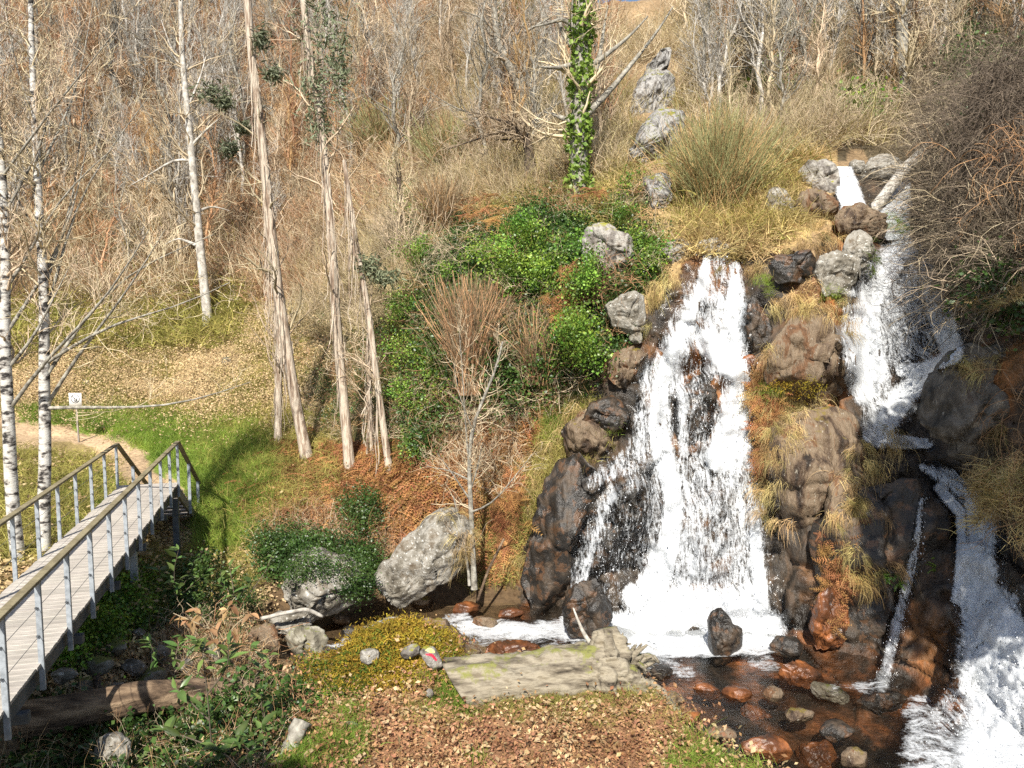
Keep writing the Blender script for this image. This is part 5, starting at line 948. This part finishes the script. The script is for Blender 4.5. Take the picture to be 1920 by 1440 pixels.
tree_px('bare_tree', 'dark thin trunk behind the ivy outcrop', [(752,520),(748,450),(750,380),(745,300)], .12, .07, 'bark_dark', n2=24, n3=200, n4=300, L2=(.8, 2.2), seed=33)
# the many slim bare trees on the slope
def bare_proto(seed, h, bark, spread=1):
    g = G(seed); K = 12; A = np.cumsum(np.r_[[[0, 0, 0]], np.c_[g.normal(size=(K-1, 2))*h*.018, np.full(K-1, h/(K-1))]], 0); rad = np.linspace(h*.011+.02, .015, K)
    p2, r2 = spawn(A[None], rad[None], 34, t0=.2, ang=(25, 55), ln=(h*.15, h*.4*spread), rmin=.012, K=6, up=.16, g=g, rf=.5)
    p3, r3 = spawn(p2, r2, 190, t0=.15, ang=(20, 50), ln=(h*.06, h*.18), rmin=.009, K=4, up=.12, g=g); p4, r4 = spawn(p3, r3, 420, t0=.1, ang=(20, 50), ln=(h*.03, h*.09), rmin=.008, K=3, up=.1, g=g)
    V_, F_ = join([tubes(A[None], rad[None], 6), tubes(p2, r2, 4), ribbons(p3, r3, g), ribbons(p4, r4*.8, g)])
    return mesh('bare_tree', V_, F_, M[bark])
BT = [bare_proto(200+k, h, b) for k, (h, b) in enumerate([(8, 'bark_pale'), (7, 'twig_grey'), (6, 'twig_grey'), (9, 'bark_grey'), (5, 'twig_brown'), (6.5, 'bark_pale'), (7, 'twig_brown')])]
BUSHM = [mesh('bare_bush', *join([brush(60, 2.2, .011, G(300+k), spread=.7, lean=.7, K=6, wob=.22, up=.05, branch=4)]), M[b]) for k, b in enumerate(['twig_grey', 'twig_brown', 'twig_grey', 'brush_tan'])]
def scatter_trees(name, meshes, polys, n, seed, label, group, sc=(.7, 1.25), cat='tree'):
    s = fill(polys, n, seed); s = s[~inpoly(s[:, 0], s[:, 1], [(1130,100),(1330,100),(1330,440),(1150,440)]) & ~inpoly(s[:, 0], s[:, 1], [(1470,240),(1780,240),(1780,480),(1470,480)])]; p = T(s[:, 0], s[:, 1]); g = G(seed+5)
    for q in p:
        o = D.objects.new(name, meshes[g.integers(0, len(meshes))]); COL.objects.link(o); o.location = Vector(q)-Vector((0, 0, .1))
        k = g.uniform(*sc); o.scale = (k, k, k*g.uniform(.85, 1.2)); o.rotation_euler = (g.normal()*.06, g.normal()*.06, g.uniform(0, 6.28)); tag(o, label, cat, group)
scatter_trees('bare_tree', BT, [[(-80,60),(860,60),(800,360),(500,480),(380,560),(-80,560)]], 190, 61, 'slim leafless tree in the thicket on the reddish slope at left', 'leafless trees on the left slope')
scatter_trees('bare_tree', BT, [[(860,60),(1500,60),(1560,250),(1440,280),(1100,300),(880,330)]], 120, 62, 'slim leafless tree on the tan slope above the falls', 'leafless trees on the middle slope', (.45, .9))
scatter_trees('bare_tree', BT, [[(1500,20),(1960,20),(1960,200),(1760,230),(1500,260)]], 80, 63, 'leafless tree above the topmost falls at right', 'leafless trees on the right slope', (.5, .9))
scatter_trees('bare_bush', BUSHM, [[(380,420),(760,330),(780,520),(560,620),(400,560)],[(-60,440),(380,440),(380,580),(-60,600)]], 60, 64, 'leafless grey shrub at the foot of the left slope', 'leafless shrubs low on the left slope', (.6, 1.2), 'shrub')
scatter_trees('bare_bush', BUSHM, [[(820,260),(1440,230),(1440,300),(1200,330),(1000,350),(850,380)]], 46, 65, 'leafless shrub among dry grass above the ivy', 'leafless shrubs above the ivy', (.4, .8), 'shrub')
scatter_trees('bare_bush', BUSHM, [[(1440,180),(1760,180),(1700,290),(1560,300),(1450,270)]], 34, 66, 'leafless brown shrub overhanging the topmost falls', 'leafless shrubs around the topmost falls', (.6, 1.1), 'shrub')
# broom shrubs
def broom(label, u, v, ru, h, mat, Y=None, n=900, seed=0, mat2=None, name='broom_shrub'):
    g = G(seed); Y = float(TY(u, v)) if Y is None else Y; b = P(u, v, Y); H = h*Y/FPX; Wd = ru*Y/FPX
    d = unit(np.c_[g.normal(size=(n, 2))*Wd/H*.8, np.ones(n)]); L_ = H*g.uniform(.45, 1.08, n); pts = [np.c_[g.normal(size=(n, 2))*Wd*.25, np.zeros(n)]+b]
    for q in range(6): d = unit(d+g.normal(size=(n, 3))*.12+np.array([0, 0, -.01])); pts.append(pts[-1]+d*(L_/6)[:, None])
    A = np.stack(pts, 1); w = .0035*Y/14; t_ = thing(name, b, label, 'shrub')
    C, Rr = spawn(A, np.full(A.shape[:2], w), n*3, t0=.4, ang=(10, 35), ln=(H*.1, H*.28), K=4, rmin=w*.8, up=.1, g=g)
    V_, F_ = ribbons(A[:n//2], np.full((n//2, 7), w*1.2), g); obj('stems', mesh('stems', V_, F_, M[mat2 or 'twig_brown'], smooth=False), t_)
    V_, F_ = join([ribbons(A[n//2:], np.full((n-n//2, 7), w), g), ribbons(C, Rr, g)]); o_ = obj('foliage', mesh('foliage', V_, F_, M[mat], smooth=False), t_); o_['kind'] = 'stuff'
broom('olive green broom bush right of the white forked tree', 722, 300, 62, 110, 'broom', seed=1)
broom('second paler broom bush right of the olive one', 850, 330, 62, 110, 'broom', seed=2)
broom('large pale green broom bush above the main waterfall', 1345, 400, 80, 190, 'broom', n=1500, seed=3)
broom('brown topped broom bush hanging in front of the ivy', 880, 740, 34, 220, 'broom_brown', Y=18.9, n=900, seed=4)
broom('bushy brown shrub between the brambles and the rock face', 1010, 720, 50, 150, 'broom_brown', Y=18.6, n=700, seed=5, name='brown_shrub')
broom('drooping brown shrub at the dark gap left of the ivy', 830, 440, 50, 110, 'broom_brown', n=700, seed=6, name='brown_shrub')
broom('bright yellow green bush at the top edge of the slope', 960, 75, 35, 90, 'grass', n=600, seed=7, name='green_shrub')
broom('grey brown bush on the slope left of the pale broom', 1090, 350, 40, 70, 'broom_brown', n=400, seed=8, name='brown_shrub')
broom('tan bush right of the second broom bush', 920, 300, 50, 80, 'broom_brown', n=600, seed=9, name='brown_shrub')
# shrub hanging over the right bank
def hanging(label, spots, n, seed, mat, Lr=(1.2, 2.8)):
    g = G(seed); b = P(*spots[0]); t_ = thing('overhanging_shrub', b, label, 'shrub'); parts = []
    for s in spots:
        c = P(*s); m_ = n//len(spots); d = unit(np.c_[g.normal(size=(m_, 1))*.7-.15, g.normal(size=(m_, 1))*.5-.5, g.uniform(-.1, 1, (m_, 1))]); L_ = g.uniform(*Lr, m_); pts = [c+g.normal(size=(m_, 3))*.35]
        for q in range(7): d = unit(d+g.normal(size=(m_, 3))*.16+np.array([-.01, -.02, -.28])); pts.append(pts[-1]+d*(L_/7)[:, None])
        A = np.stack(pts, 1); R_ = np.linspace(.009, .003, 8)[None]*np.ones((m_, 1)); parts.append(tubes(A, R_, 3))
        C, Rr = spawn(A, R_, m_*5, t0=.2, ang=(20, 60), ln=(.2, .8), K=5, rmin=.003, up=-.15, g=g, wob=.3); parts.append(ribbons(C, Rr, g))
    V_, F_ = join(parts); o_ = obj('twigs', mesh('twigs', V_, F_, M[mat], smooth=False), t_); o_['kind'] = 'stuff'
hanging('mass of drooping grey twigs over the right bank', [(1860,300,15.5),(1900,360,15),(1950,420,14.5),(1880,340,15),(1940,280,14.5),(1940,440,14.3)], 70, 71, 'twig_brown', (.6, 1.5))
hanging('dark drooping twigs behind the grey ones on the right bank', [(1900,160,17),(1850,180,18),(1940,330,15.3),(1860,260,16.5),(1910,380,15.4),(1900,260,16)], 1600, 72, 'twig_dark', (.6, 1.8))  # twigs coloured dark in place of shade falling on the shrub
hanging('loose hanging twigs near the right edge', [(1960,760,12.6),(1950,900,12.4)], 160, 73, 'twig_brown', (.5, 1.4))

# ------------------------------------------------------------------ logs and stumps
def log_(name, label, ends, r, mat, knots=6, seed=0, K=40, sides=26, cat='log', taper=.9, rough=.12, slant=0):
    g = G(seed); A = resample(np.array(ends, float), K); t = np.linspace(0, 1, K); Tn = unit(np.gradient(A, axis=0)); ref = np.array([0, 0, 1.]); S = unit(np.cross(Tn, ref)); Uq = np.cross(S, Tn)
    an = np.linspace(0, 2*math.pi, sides, endpoint=False); rr = r*(1-(1-taper)*t)[:, None]*np.ones((1, sides))
    q = np.stack([np.cos(an)[None]*2+0*t[:, None], np.sin(an)[None]*2+0*t[:, None], t[:, None]*6+0*an[None]], -1)+seed
    rr = rr*(1+rough*fbm(q, 4)+.05*np.abs(noise(q*np.array([4, 4, .6]))))
    V_ = A[:, None]+rr[..., None]*(np.cos(an)[None, :, None]*S[:, None]+np.sin(an)[None, :, None]*Uq[:, None])
    if slant: V_ = V_-Tn[:, None]*(np.sin(an)[None, :, None]*slant*np.clip(1-t*5, 0, 1)[:, None, None])
    i = np.arange(K*sides).reshape(K, sides); j = np.roll(i, -1, 1); F_ = np.stack([i[:-1], j[:-1], j[1:], i[1:]], -1).reshape(-1, 4)
    V2 = np.r_[V_.reshape(-1, 3), A[0][None]+.03*Tn[0], A[-1][None]]; k = len(V2); c1 = np.stack([j[0], i[0], np.full(sides, k-2)], 1); c2 = np.stack([i[-1], j[-1], np.full(sides, k-1)], 1)
    t_ = thing(name, A[0]-np.array([0, 0, r]), label, cat); obj('trunk', mesh('trunk', V2, [F_, c1, c2], M[mat]), t_)
    return t_, A
e0 = P(868, 1288, 10.45); e1 = P(1130, 1266, 10.7)
lg, A = log_('cut_log', 'thick grey cut log lying on the near bank with its root end right', [e0, (e0+e1)/2+np.array([0, 0, .03]), e1], .36, 'log', seed=3, taper=1.12, rough=.2, K=70, sides=44, slant=.26)
g = G(12); xs = g.uniform(-.75, 1.9, 260); ys = np.interp(xs, [-.75, 1.9], [10.12, 10.3])+g.normal(size=260)*.08
scatter('grass', 'grass_olive', B(xs, ys), (.25, .5), 'dry grass growing against the cut log', 'grass', seed=500)
xs = g.normal(size=90)*.16-.72; ys = g.normal(size=90)*.2+10.35; scatter('grass', 'grass', B(xs, ys), (.6, 1.1), 'tall green grass at the left end of the cut log', 'grass', seed=501)
# root plate
g = G(9); c = P(1160, 1275, 10.75); n = 44; an = g.uniform(0, 6.28, n); d = unit(np.stack([g.uniform(.05, .9, n), np.cos(an)*.9, np.sin(an)*1.0+.25], 1)); pts = [c+d*.1+g.normal(size=(n, 3))*.08]
for q in range(7): d = unit(d+g.normal(size=(n, 3))*.22+np.array([0, 0, -.10])); pts.append(pts[-1]+d*g.uniform(.05, .12, n)[:, None])
A_ = np.stack(pts, 1); R_ = np.linspace(1, .15, 8)[None]*g.uniform(.05, .13, n)[:, None]
c2_, r2_ = spawn(A_, R_*.3, 160, t0=.2, ang=(20, 70), ln=(.1, .45), K=5, rmin=.005, up=-.05, g=g)
V_, F_ = join([tubes(A_, R_, 8), tubes(c2_, r2_, 3)]); obj('roots', mesh('roots', V_, F_, M['log']), lg)
for q_, (ee, rr_) in enumerate([([P(1175,1330,10.45), P(1160,1280,10.6), P(1146,1225,10.75), P(1135,1178,10.85)], .40), ([P(1100,1262,10.7), P(1160,1275,10.6), P(1220,1310,10.45), P(1262,1345,10.35)], .30)]):
    tt_, _ = log_('root_stump', ['upright broken stump end of the cut log', 'low spreading root of the cut log towards the pool'][q_], ee, rr_, 'log', seed=20+q_, taper=.34, K=44, sides=36, rough=.6, cat='stump')
V_, F_ = tubes(np.stack([resample(np.array([P(1128,1228,10.8), P(1100,1200,10.8), P(1082,1160,10.8), P(1075,1140,10.8)]), 8), resample(np.array([P(1140,1215,10.8), P(1100,1230,10.8), P(1060,1222,10.7), P(1030,1235,10.6)]), 8)]), np.stack([np.linspace(.05, .012, 8), np.linspace(.018, .006, 8)]), 6); obj('branch', mesh('branch', V_, F_, M['bark_pale']), lg)
rock('root_earth', 'clod of pale earth round the roots of the cut log', [(1105,1300),(1110,1250),(1140,1225),(1180,1250),(1215,1290),(1225,1330),(1170,1345),(1120,1335)], 'log', Y=10.4, T_=.3, rough=.2, seed=80, cat='earth clod')
rock('root_earth', 'low earthy hump right of the root clod', [(1195,1330),(1210,1305),(1250,1310),(1275,1335),(1265,1352),(1210,1352)], 'log', Y=10.4, T_=.3, rough=.16, seed=81, cat='earth clod')
p0 = P(-40, 1362, 9.3); p1 = P(130, 1335, 9.55); p2 = P(270, 1305, 9.9); p3 = P(420, 1296, 10.4); p4 = P(520, 1290, 10.8)
log_('fallen_trunk', 'long reddish brown fallen trunk across the lower left', [p0, p1, p2, p3, p4], .25, 'log_red', seed=4, taper=.62, K=70, sides=30)
log_('fallen_trunk', 'slanting pale fallen trunk beside the side waterfall', [P(1633,400,20.3), P(1665,358,20.6), P(1697,317,21), P(1747,267,21.6), P(1822,178,22.6)], .15, 'bark_pale', seed=5, cat='log')
log_('broken_stump', 'split grey stump leaning in the bottom left undergrowth', [P(528,1455,8.7), P(545,1405,8.9), P(568,1352,9.1)], .11, 'bark_grey', seed=6, cat='stump', K=20, rough=.35, sides=18)
log_('broken_stump', 'short dark stake standing in the scree above the fallen trunk', [P(193,1312,10.6), P(186,1290,10.7), P(180,1265,10.8)], .06, 'bark_dark', seed=7, cat='stump', K=12, sides=10)
log_('driftwood', 'curved bleached branch lying under the ivy draped boulder', [P(490,1160,14.2), P(530,1150,14.2), P(575,1142,14.3), P(605,1156,14.4)], .04, 'bark_pale', seed=8, K=24, sides=8)
log_('driftwood', 'thin dark stick leaning on the rock face above the stream', [P(895,1128,16.2), P(915,1070,16.3), P(945,1010,16.5)], .03, 'log_red', seed=9, K=20, sides=8)
log_('driftwood', 'small dark stick in front of the cut log', [P(940,1335,10.0), P(975,1325,10.1), P(1003,1315,10.1)], .012, 'bark_dark', seed=10, K=14, sides=6)

# ------------------------------------------------------------------ laurel saplings in the foreground
lv, lf = leaves(1, 0, 1, G(3), asp=.32); 
def leaf_mesh(mat, asp=.3):
    x = np.linspace(0, 1, 6); w = asp*.5*np.sin(math.pi*np.clip(x, 0, 1)**.8)+.004; z = -.18*x**2; V_ = []
    for a_, b_, c_ in zip(x, w, z): V_ += [(a_, -b_, c_+b_*.4), (a_, 0, c_), (a_, b_, c_+b_*.4)]
    F_ = [];
    for k in range(5):
        for s in (0, 1): F_.append((3*k+s, 3*k+3+s, 3*k+4+s, 3*k+1+s))
    return mesh('leaf', np.array(V_), np.array(F_), M[mat])
LM = [leaf_mesh('laurel'), leaf_mesh('laurel', .36)]; LD = [leaf_mesh('laurel_dry', .38)]
def sapling(label, stems, Y, nleaf, size, seed, dry=False, name='laurel_sapling', spread=.5):
    g = G(seed); b = P(stems[0][0][0], stems[0][0][1], Y); t_ = thing(name, b, label, 'sapling'); SA = []
    for s in stems:
        s = np.array(s, float); SA.append(resample(P(s[:, 0], s[:, 1], Y+g.uniform(-.2, .2)*np.linspace(0, 1, len(s))), 8))
    SA = np.array(SA); V_, F_ = tubes(SA, np.linspace(.012, .004, 8)[None]*np.ones((len(SA), 1)), 5); obj('stem', mesh('stem', V_, F_, M['twig_dark' if not dry else 'twig_grey']), t_)
    for k in range(nleaf):
        A = SA[k % len(SA)]; tt = 1-abs(g.normal())*.33*spread*2; tt = min(max(tt, .1), .999)*(len(A)-1.01); i = int(tt); p = A[i]+(A[i+1]-A[i])*(tt-i)
        o = D.objects.new('leaf', (LD if dry else LM)[g.integers(0, 1 if dry else 2)]); COL.objects.link(o); o.parent = t_; o.location = Vector(p-b)
        s = size*g.uniform(.6, 1.25); o.scale = (s, s, s); o.rotation_euler = (g.normal()*.5, -g.uniform(-.3, .9) if not dry else g.uniform(-.2, 1.0), g.uniform(0, 6.28))
sapling('tall dark laurel sapling in front of the fallen trunk', [[(400,1440),(392,1340),(385,1260),(375,1200)],[(392,1350),(340,1300),(330,1290)],[(390,1300),(430,1250),(428,1200)],[(398,1400),(330,1375),(300,1370)],[(395,1420),(450,1400),(440,1380)]], 8.6, 64, .22, 1)
sapling('laurel seedling with yellow green leaves at the mound edge', [[(500,1360),(490,1330),(490,1300)],[(500,1360),(515,1320),(510,1300)]], 9.6, 16, .2, 2)
sapling('laurel sapling whose dry brown leaves hang over the stream', [[(418,1260),(400,1190),(380,1150),(350,1130)],[(410,1220),(440,1170),(470,1150)],[(405,1200),(420,1150),(440,1120)],[(395,1180),(350,1160),(325,1150)]], 11.8, 48, .20, 3, dry=True, spread=.8)
sapling('glossy green laurel sapling just right of the bridge supports', [[(330,1120),(325,1070),(335,1030)],[(335,1110),(360,1070),(365,1050)],[(330,1110),(300,1080),(295,1060)],[(345,1110),(380,1080),(390,1065)]], 14.2, 60, .24, 4, spread=.9)
sapling('green laurel sapling between the bridge and the ivy draped boulder', [[(440,1120),(435,1090),(430,1060)],[(445,1120),(470,1095),(480,1080)],[(440,1120),(410,1090),(415,1070)],[(470,1110),(500,1070),(510,1040)]], 14.0, 60, .22, 5, spread=.9)
sapling('broad leaved laurel sapling on the slope between the fallen trunk and the mound', [[(470,1300),(465,1250),(470,1210)],[(468,1280),(500,1240),(510,1215)],[(466,1270),(430,1240),(425,1225)]], 10.8, 36, .2, 8)
sapling('dark laurel sapling under the bridge rail in front of the scree', [[(330,1300),(325,1240),(340,1190)],[(328,1270),(290,1230),(280,1200)],[(328,1260),(360,1220),(370,1200)]], 11.0, 44, .2, 9)
sapling('low laurel at the bottom edge left of the leaning stump', [[(500,1450),(495,1400),(490,1360)],[(498,1430),(460,1400),(440,1390)]], 8.5, 24, .2, 10)
sapling('single bright leaf sprig in the bottom left corner', [[(50,1445),(46,1430),(42,1418)]], 7.6, 5, .15, 6)
sapling('laurel sprig low in the bottom left undergrowth', [[(440,1440),(425,1415),(405,1400)],[(440,1440),(470,1410),(480,1390)]], 8.3, 14, .22, 7)
# little plant on the mound
t_ = thing('flower', P(758,1206,11.4), 'small plant with orange red tip standing on the moss mound', 'flower')
V_, F_ = blades(7, .05, .27, .012, G(5), lean=.12, droop=0); obj('leaf_blades', mesh('leaf_blades', V_+P(758,1208,11.4), F_, M['grass'], smooth=False), t_)
V_, F_ = leaves(14, .09, .05, G(6), (.5, .5, 1.6)); obj('petals', mesh('petals', V_+P(762,1185,11.38), F_, M['orange'], smooth=False), t_)

# ------------------------------------------------------------------ footbridge
BR = Vector((-7.96, 18.0, -3.97)); BD = Vector((-.2559, .9667, 0)); BL = Vector((-.9667, -.2559, 0)); BWd = 1.2
def bpt(s, w, z): return BR-BD*s+BL*w+Vector((0, 0, z))       # s metres back from the far end, w metres from the right edge
br = thing('footbridge', bpt(0, .6, 0), 'grey plank footbridge with steel posts and wooden handrails', 'bridge')
def boxm(name, a, b, wx, wz, mat, parent=br, up=Vector((0, 0, 1)), bev=.004):
    """a bar from a to b with section wx by wz"""
    a = Vector(a); b = Vector(b); d = (b-a); L_ = d.length; d.normalize(); s = d.cross(up); s.normalize(); u_ = s.cross(d)
    V_ = []; ch = min(bev, wx*.2, wz*.2)
    for t_ in (0, L_):
        for x, z in ((-wx/2+ch, -wz/2), (wx/2-ch, -wz/2), (wx/2, -wz/2+ch), (wx/2, wz/2-ch), (wx/2-ch, wz/2), (-wx/2+ch, wz/2), (-wx/2, wz/2-ch), (-wx/2, -wz/2+ch)): V_.append(d*t_+s*x+u_*z)
    m_ = D.meshes.new(name); F_ = [tuple(range(8))[::-1], tuple(range(8, 16))]+[(i, (i+1) % 8, (i+1) % 8+8, i+8) for i in range(8)]
    m_.from_pydata([tuple(x) for x in V_], [], F_); m_.materials.append(M[mat]); o = D.objects.new(name, m_); COL.objects.link(o); o.parent = parent; o.location = a-parent.location; return o
NP = 92; BLEN = NP*.147
pm = None; g = G(77)
for k in range(NP):
    s = .07+k*.147
    if pm is None:
        o = boxm('plank', bpt(s, -.04, 0), bpt(s, BWd+.04, 0), .139, .04, 'plank'); pm = o.data
    else:
        o = D.objects.new('plank', pm); COL.objects.link(o); o.parent = br; o.location = bpt(s, -.04, g.normal()*.0015)-br.location
        o.location += BL*float(g.normal()*.006)
    o.location.z -= .02
BLEN = NP*.147
for w in (.06, BWd-.06):
    boxm('beam', bpt(.0, w, -.17), bpt(BLEN, w, -.17), .09, .24, 'steel_dark')
posts = [.13+1.08*k for k in range(13)]
hr = 1.0
for side, w in ((0, -.055), (1, BWd+.055)):
    for s in posts:
        boxm('post', bpt(s, w, -.32 if side == 0 else -.28), bpt(s, w, hr-.045), .06, .035, 'steel', up=BD)
        boxm('post_flange', bpt(s, w+(.0 if side else 0), -.32)+BD*.041, bpt(s, w, hr-.05)+BD*.041, .006, .05, 'steel_dark', up=BL) if side == 0 else None
    for k in range(len(posts)-1):
        if k % 3 == 0: boxm('handrail', bpt(posts[k]+(-.1 if k == 0 else .003), w, hr-.02), bpt(posts[min(k+3, 12)], w, hr-.02), .10, .04, 'rail_wood')
    for s in posts:
        for z in (.33, .66): boxm('bolt', bpt(s, w, z)+BL*(.017 if side == 0 else -.017)-BD*.031, bpt(s, w, z)+BL*(.017 if side == 0 else -.017)-BD*.048, .022, .022, 'steel_dark')
    for z in (.33, .66):
        A_ = np.array([list(bpt(posts[0], w, z)), list(bpt(posts[-1], w, z))]); V_, F_ = tubes(A_[None], np.full((1, 2), .0035), 5); obj('cable', mesh('cable', V_, F_, M['steel_dark']), br)
for s in (1.9, 4.1, 6.2, 8.3, 10.4):
    boxm('crossbeam', bpt(s, -.08, -.36), bpt(s, BWd+.08, -.36), .1, .12, 'steel_dark')
boxm('support_leg', bpt(.45, -.02, -.3), bpt(.45, -.02, -1.9), .13, .13, 'steel_dark', up=BD); boxm('support_leg', bpt(.45, BWd, -.3), bpt(.45, BWd, -1.9), .13, .13, 'steel_dark', up=BD)
boxm('support_leg', bpt(4.1, .15, -.4), bpt(4.1, .15, -1.0), .12, .12, 'steel', up=BD); boxm('support_leg', bpt(4.1, BWd-.1, -.4), bpt(4.1, BWd-.1, -1.1), .12, .12, 'steel', up=BD)
# steps down at the far end
SR, SLn = 1.70, 3.25; NS = 10
for k in range(NS):
    s = -(k+.6)*SLn/NS; z = -(k+1)*SR/NS
    boxm('step', bpt(s, -.02, z), bpt(s, BWd+.02, z), .27, .05, 'wood_dark')
for w in (.0, BWd): boxm('stringer', bpt(0, w, -.2), bpt(-SLn, w, -SR-.12), .06, .24, 'wood_dark')
for w in (-.055, BWd+.055):
    for q in (1.5, 3.0):
        z = -q*SR/SLn; boxm('post', bpt(-q, w, z-.35), bpt(-q, w, z+hr-.05), .075, .04, 'steel', up=BD)
    boxm('stair_handrail', bpt(.02, w, hr-.02), bpt(-3.25, w, hr-.02-3.25*SR/SLn), .10, .04, 'rail_wood')

# ------------------------------------------------------------------ sign
sb = T(148., 829.); sg = thing('sign', sb, 'square white sign with black circled pictogram on a thin post by the path', 'sign'); Ys = float(sb[1])
top = Vector(P(142, 742, Ys)); bot = Vector(sb)-Vector((0, 0, .2)); boxm('post', bot, top, .05, .05, 'wood_dark', parent=sg, up=Vector((0, 1, 0)))
pc = Vector(P(143, 750, Ys))+Vector((0, -.06, 0)); W_s = .42
V_ = [(-W_s/2, 0, -.24), (W_s/2, 0, -.24), (W_s/2, 0, .24), (-W_s/2, 0, .24), (-W_s/2, .01, -.24), (W_s/2, .01, -.24), (W_s/2, .01, .24), (-W_s/2, .01, .24)]
F_ = np.array([(0, 1, 2, 3), (5, 4, 7, 6), (0, 4, 5, 1), (3, 2, 6, 7), (0, 3, 7, 4), (1, 5, 6, 2)]); obj('panel', mesh('panel', np.array(V_)+np.array(pc), F_, M['white'], smooth=False), sg)
def flatpoly(name, pts, mat, y=-.004):
    V_ = np.array([(a_, y, b_) for a_, b_ in pts])+np.array(pc); m_ = D.meshes.new(name); m_.from_pydata(V_.tolist(), [], [tuple(range(len(pts)))]); m_.materials.append(M[mat]); obj(name, m_, sg)
ring_o = [(.15*math.cos(a), .05+.15*math.sin(a)) for a in np.linspace(0, 2*math.pi, 33)[:-1]]; ring_i = [(x*.84, .05+(z-.05)*.84) for x, z in ring_o]
V_ = np.array([(a_, -.004, b_) for a_, b_ in ring_o+ring_i])+np.array(pc); n = 32; obj('ring', mesh('ring', V_, np.array([(i, (i+1) % n, (i+1) % n+n, i+n) for i in range(n)]), M['black'], smooth=False), sg)
flatpoly('slash', [(-.115, .145), (-.095, .16), (.115, -.05), (.095, -.065)], 'black', -.006)
flatpoly('pictogram', [(-.05, .10), (-.025, .10), (-.02, .0), (.03, -.01), (.04, .07), (.065, .08), (.05, -.05), (-.03, -.05)], 'black', -.005)

# ------------------------------------------------------------------ house on the ridge, far behind
hp = P(995, -8, 47); ho = thing('house', hp, 'corner of a salmon coloured house on the ridge at the top edge', 'house')
def hbox(name, x0, x1, z0, z1, y0, y1, mat):
    V_ = np.array([(x, y, z) for x in (x0, x1) for y in (y0, y1) for z in (z0, z1)])+hp; obj(name, mesh(name, V_, np.array([(0, 1, 3, 2), (4, 6, 7, 5), (0, 4, 5, 1), (2, 3, 7, 6), (0, 2, 6, 4), (1, 5, 7, 3)]), M[mat], smooth=False), ho)
hbox('wall', -.9, .9, -1.2, 4, 0, 5, 'house'); hbox('roof', -1.3, 1.4, 4, 4.5, -.4, 5.4, 'house_red'); hbox('door', .1, .75, -.3, 1.6, -.05, 0, 'house_red')

# ------------------------------------------------------------------ evergreen trees beside the viewpoint (outside the frame), added to shade the right bank and the lower left
def crown_tree(label, base, cz, rx, ry, rz, n, seed):
    g = G(seed); t_ = thing('offframe_shade_tree', base, label, 'tree'); A = resample(np.array([base, [base[0]+.2, base[1], cz*.5+base[2]*.5], [base[0], base[1], cz+rz*.5]]), 10)
    p2, r2 = spawn(A[None], np.linspace(.2, .05, 10)[None], 40, t0=.5, ang=(40, 80), ln=(rx*.6, rx*1.1), K=5, g=g); V_, F_ = join([tubes(A[None], np.linspace(.25, .06, 10)[None], 8), tubes(p2, r2, 4)]); obj('trunk', mesh('trunk', V_, F_, M['bark_dark']), t_)
    d = unit(g.normal(size=(n, 3)))*g.uniform(.2, 1, (n, 1))**.5*np.array([rx, ry, rz])+np.array([base[0], base[1], cz]); keep = fbm(d*.9+seed, 3) > -.55; d = d[keep]; n = len(d)
    V_, F_ = leaves(n, .001, .34, g, asp=.6); V_ = V_.reshape(n, 5, 3)+d[:, None]; o_ = obj('crown', mesh('crown', V_.reshape(-1, 3), F_, M['ivy_dark'], smooth=False), t_); o_['kind'] = 'stuff'
crown_tree('broad evergreen tree outside the frame, added to shade the right bank', np.array([7.6, 4.2, -5.5]), 5.6, 2.5, 3.0, 3.4, 7500, 1)
crown_tree('small evergreen tree behind the view, added to shade the lower left', np.array([-4.5, -1.5, -5.3]), 2.9, 1.7, 1.2, .9, 2000, 2)
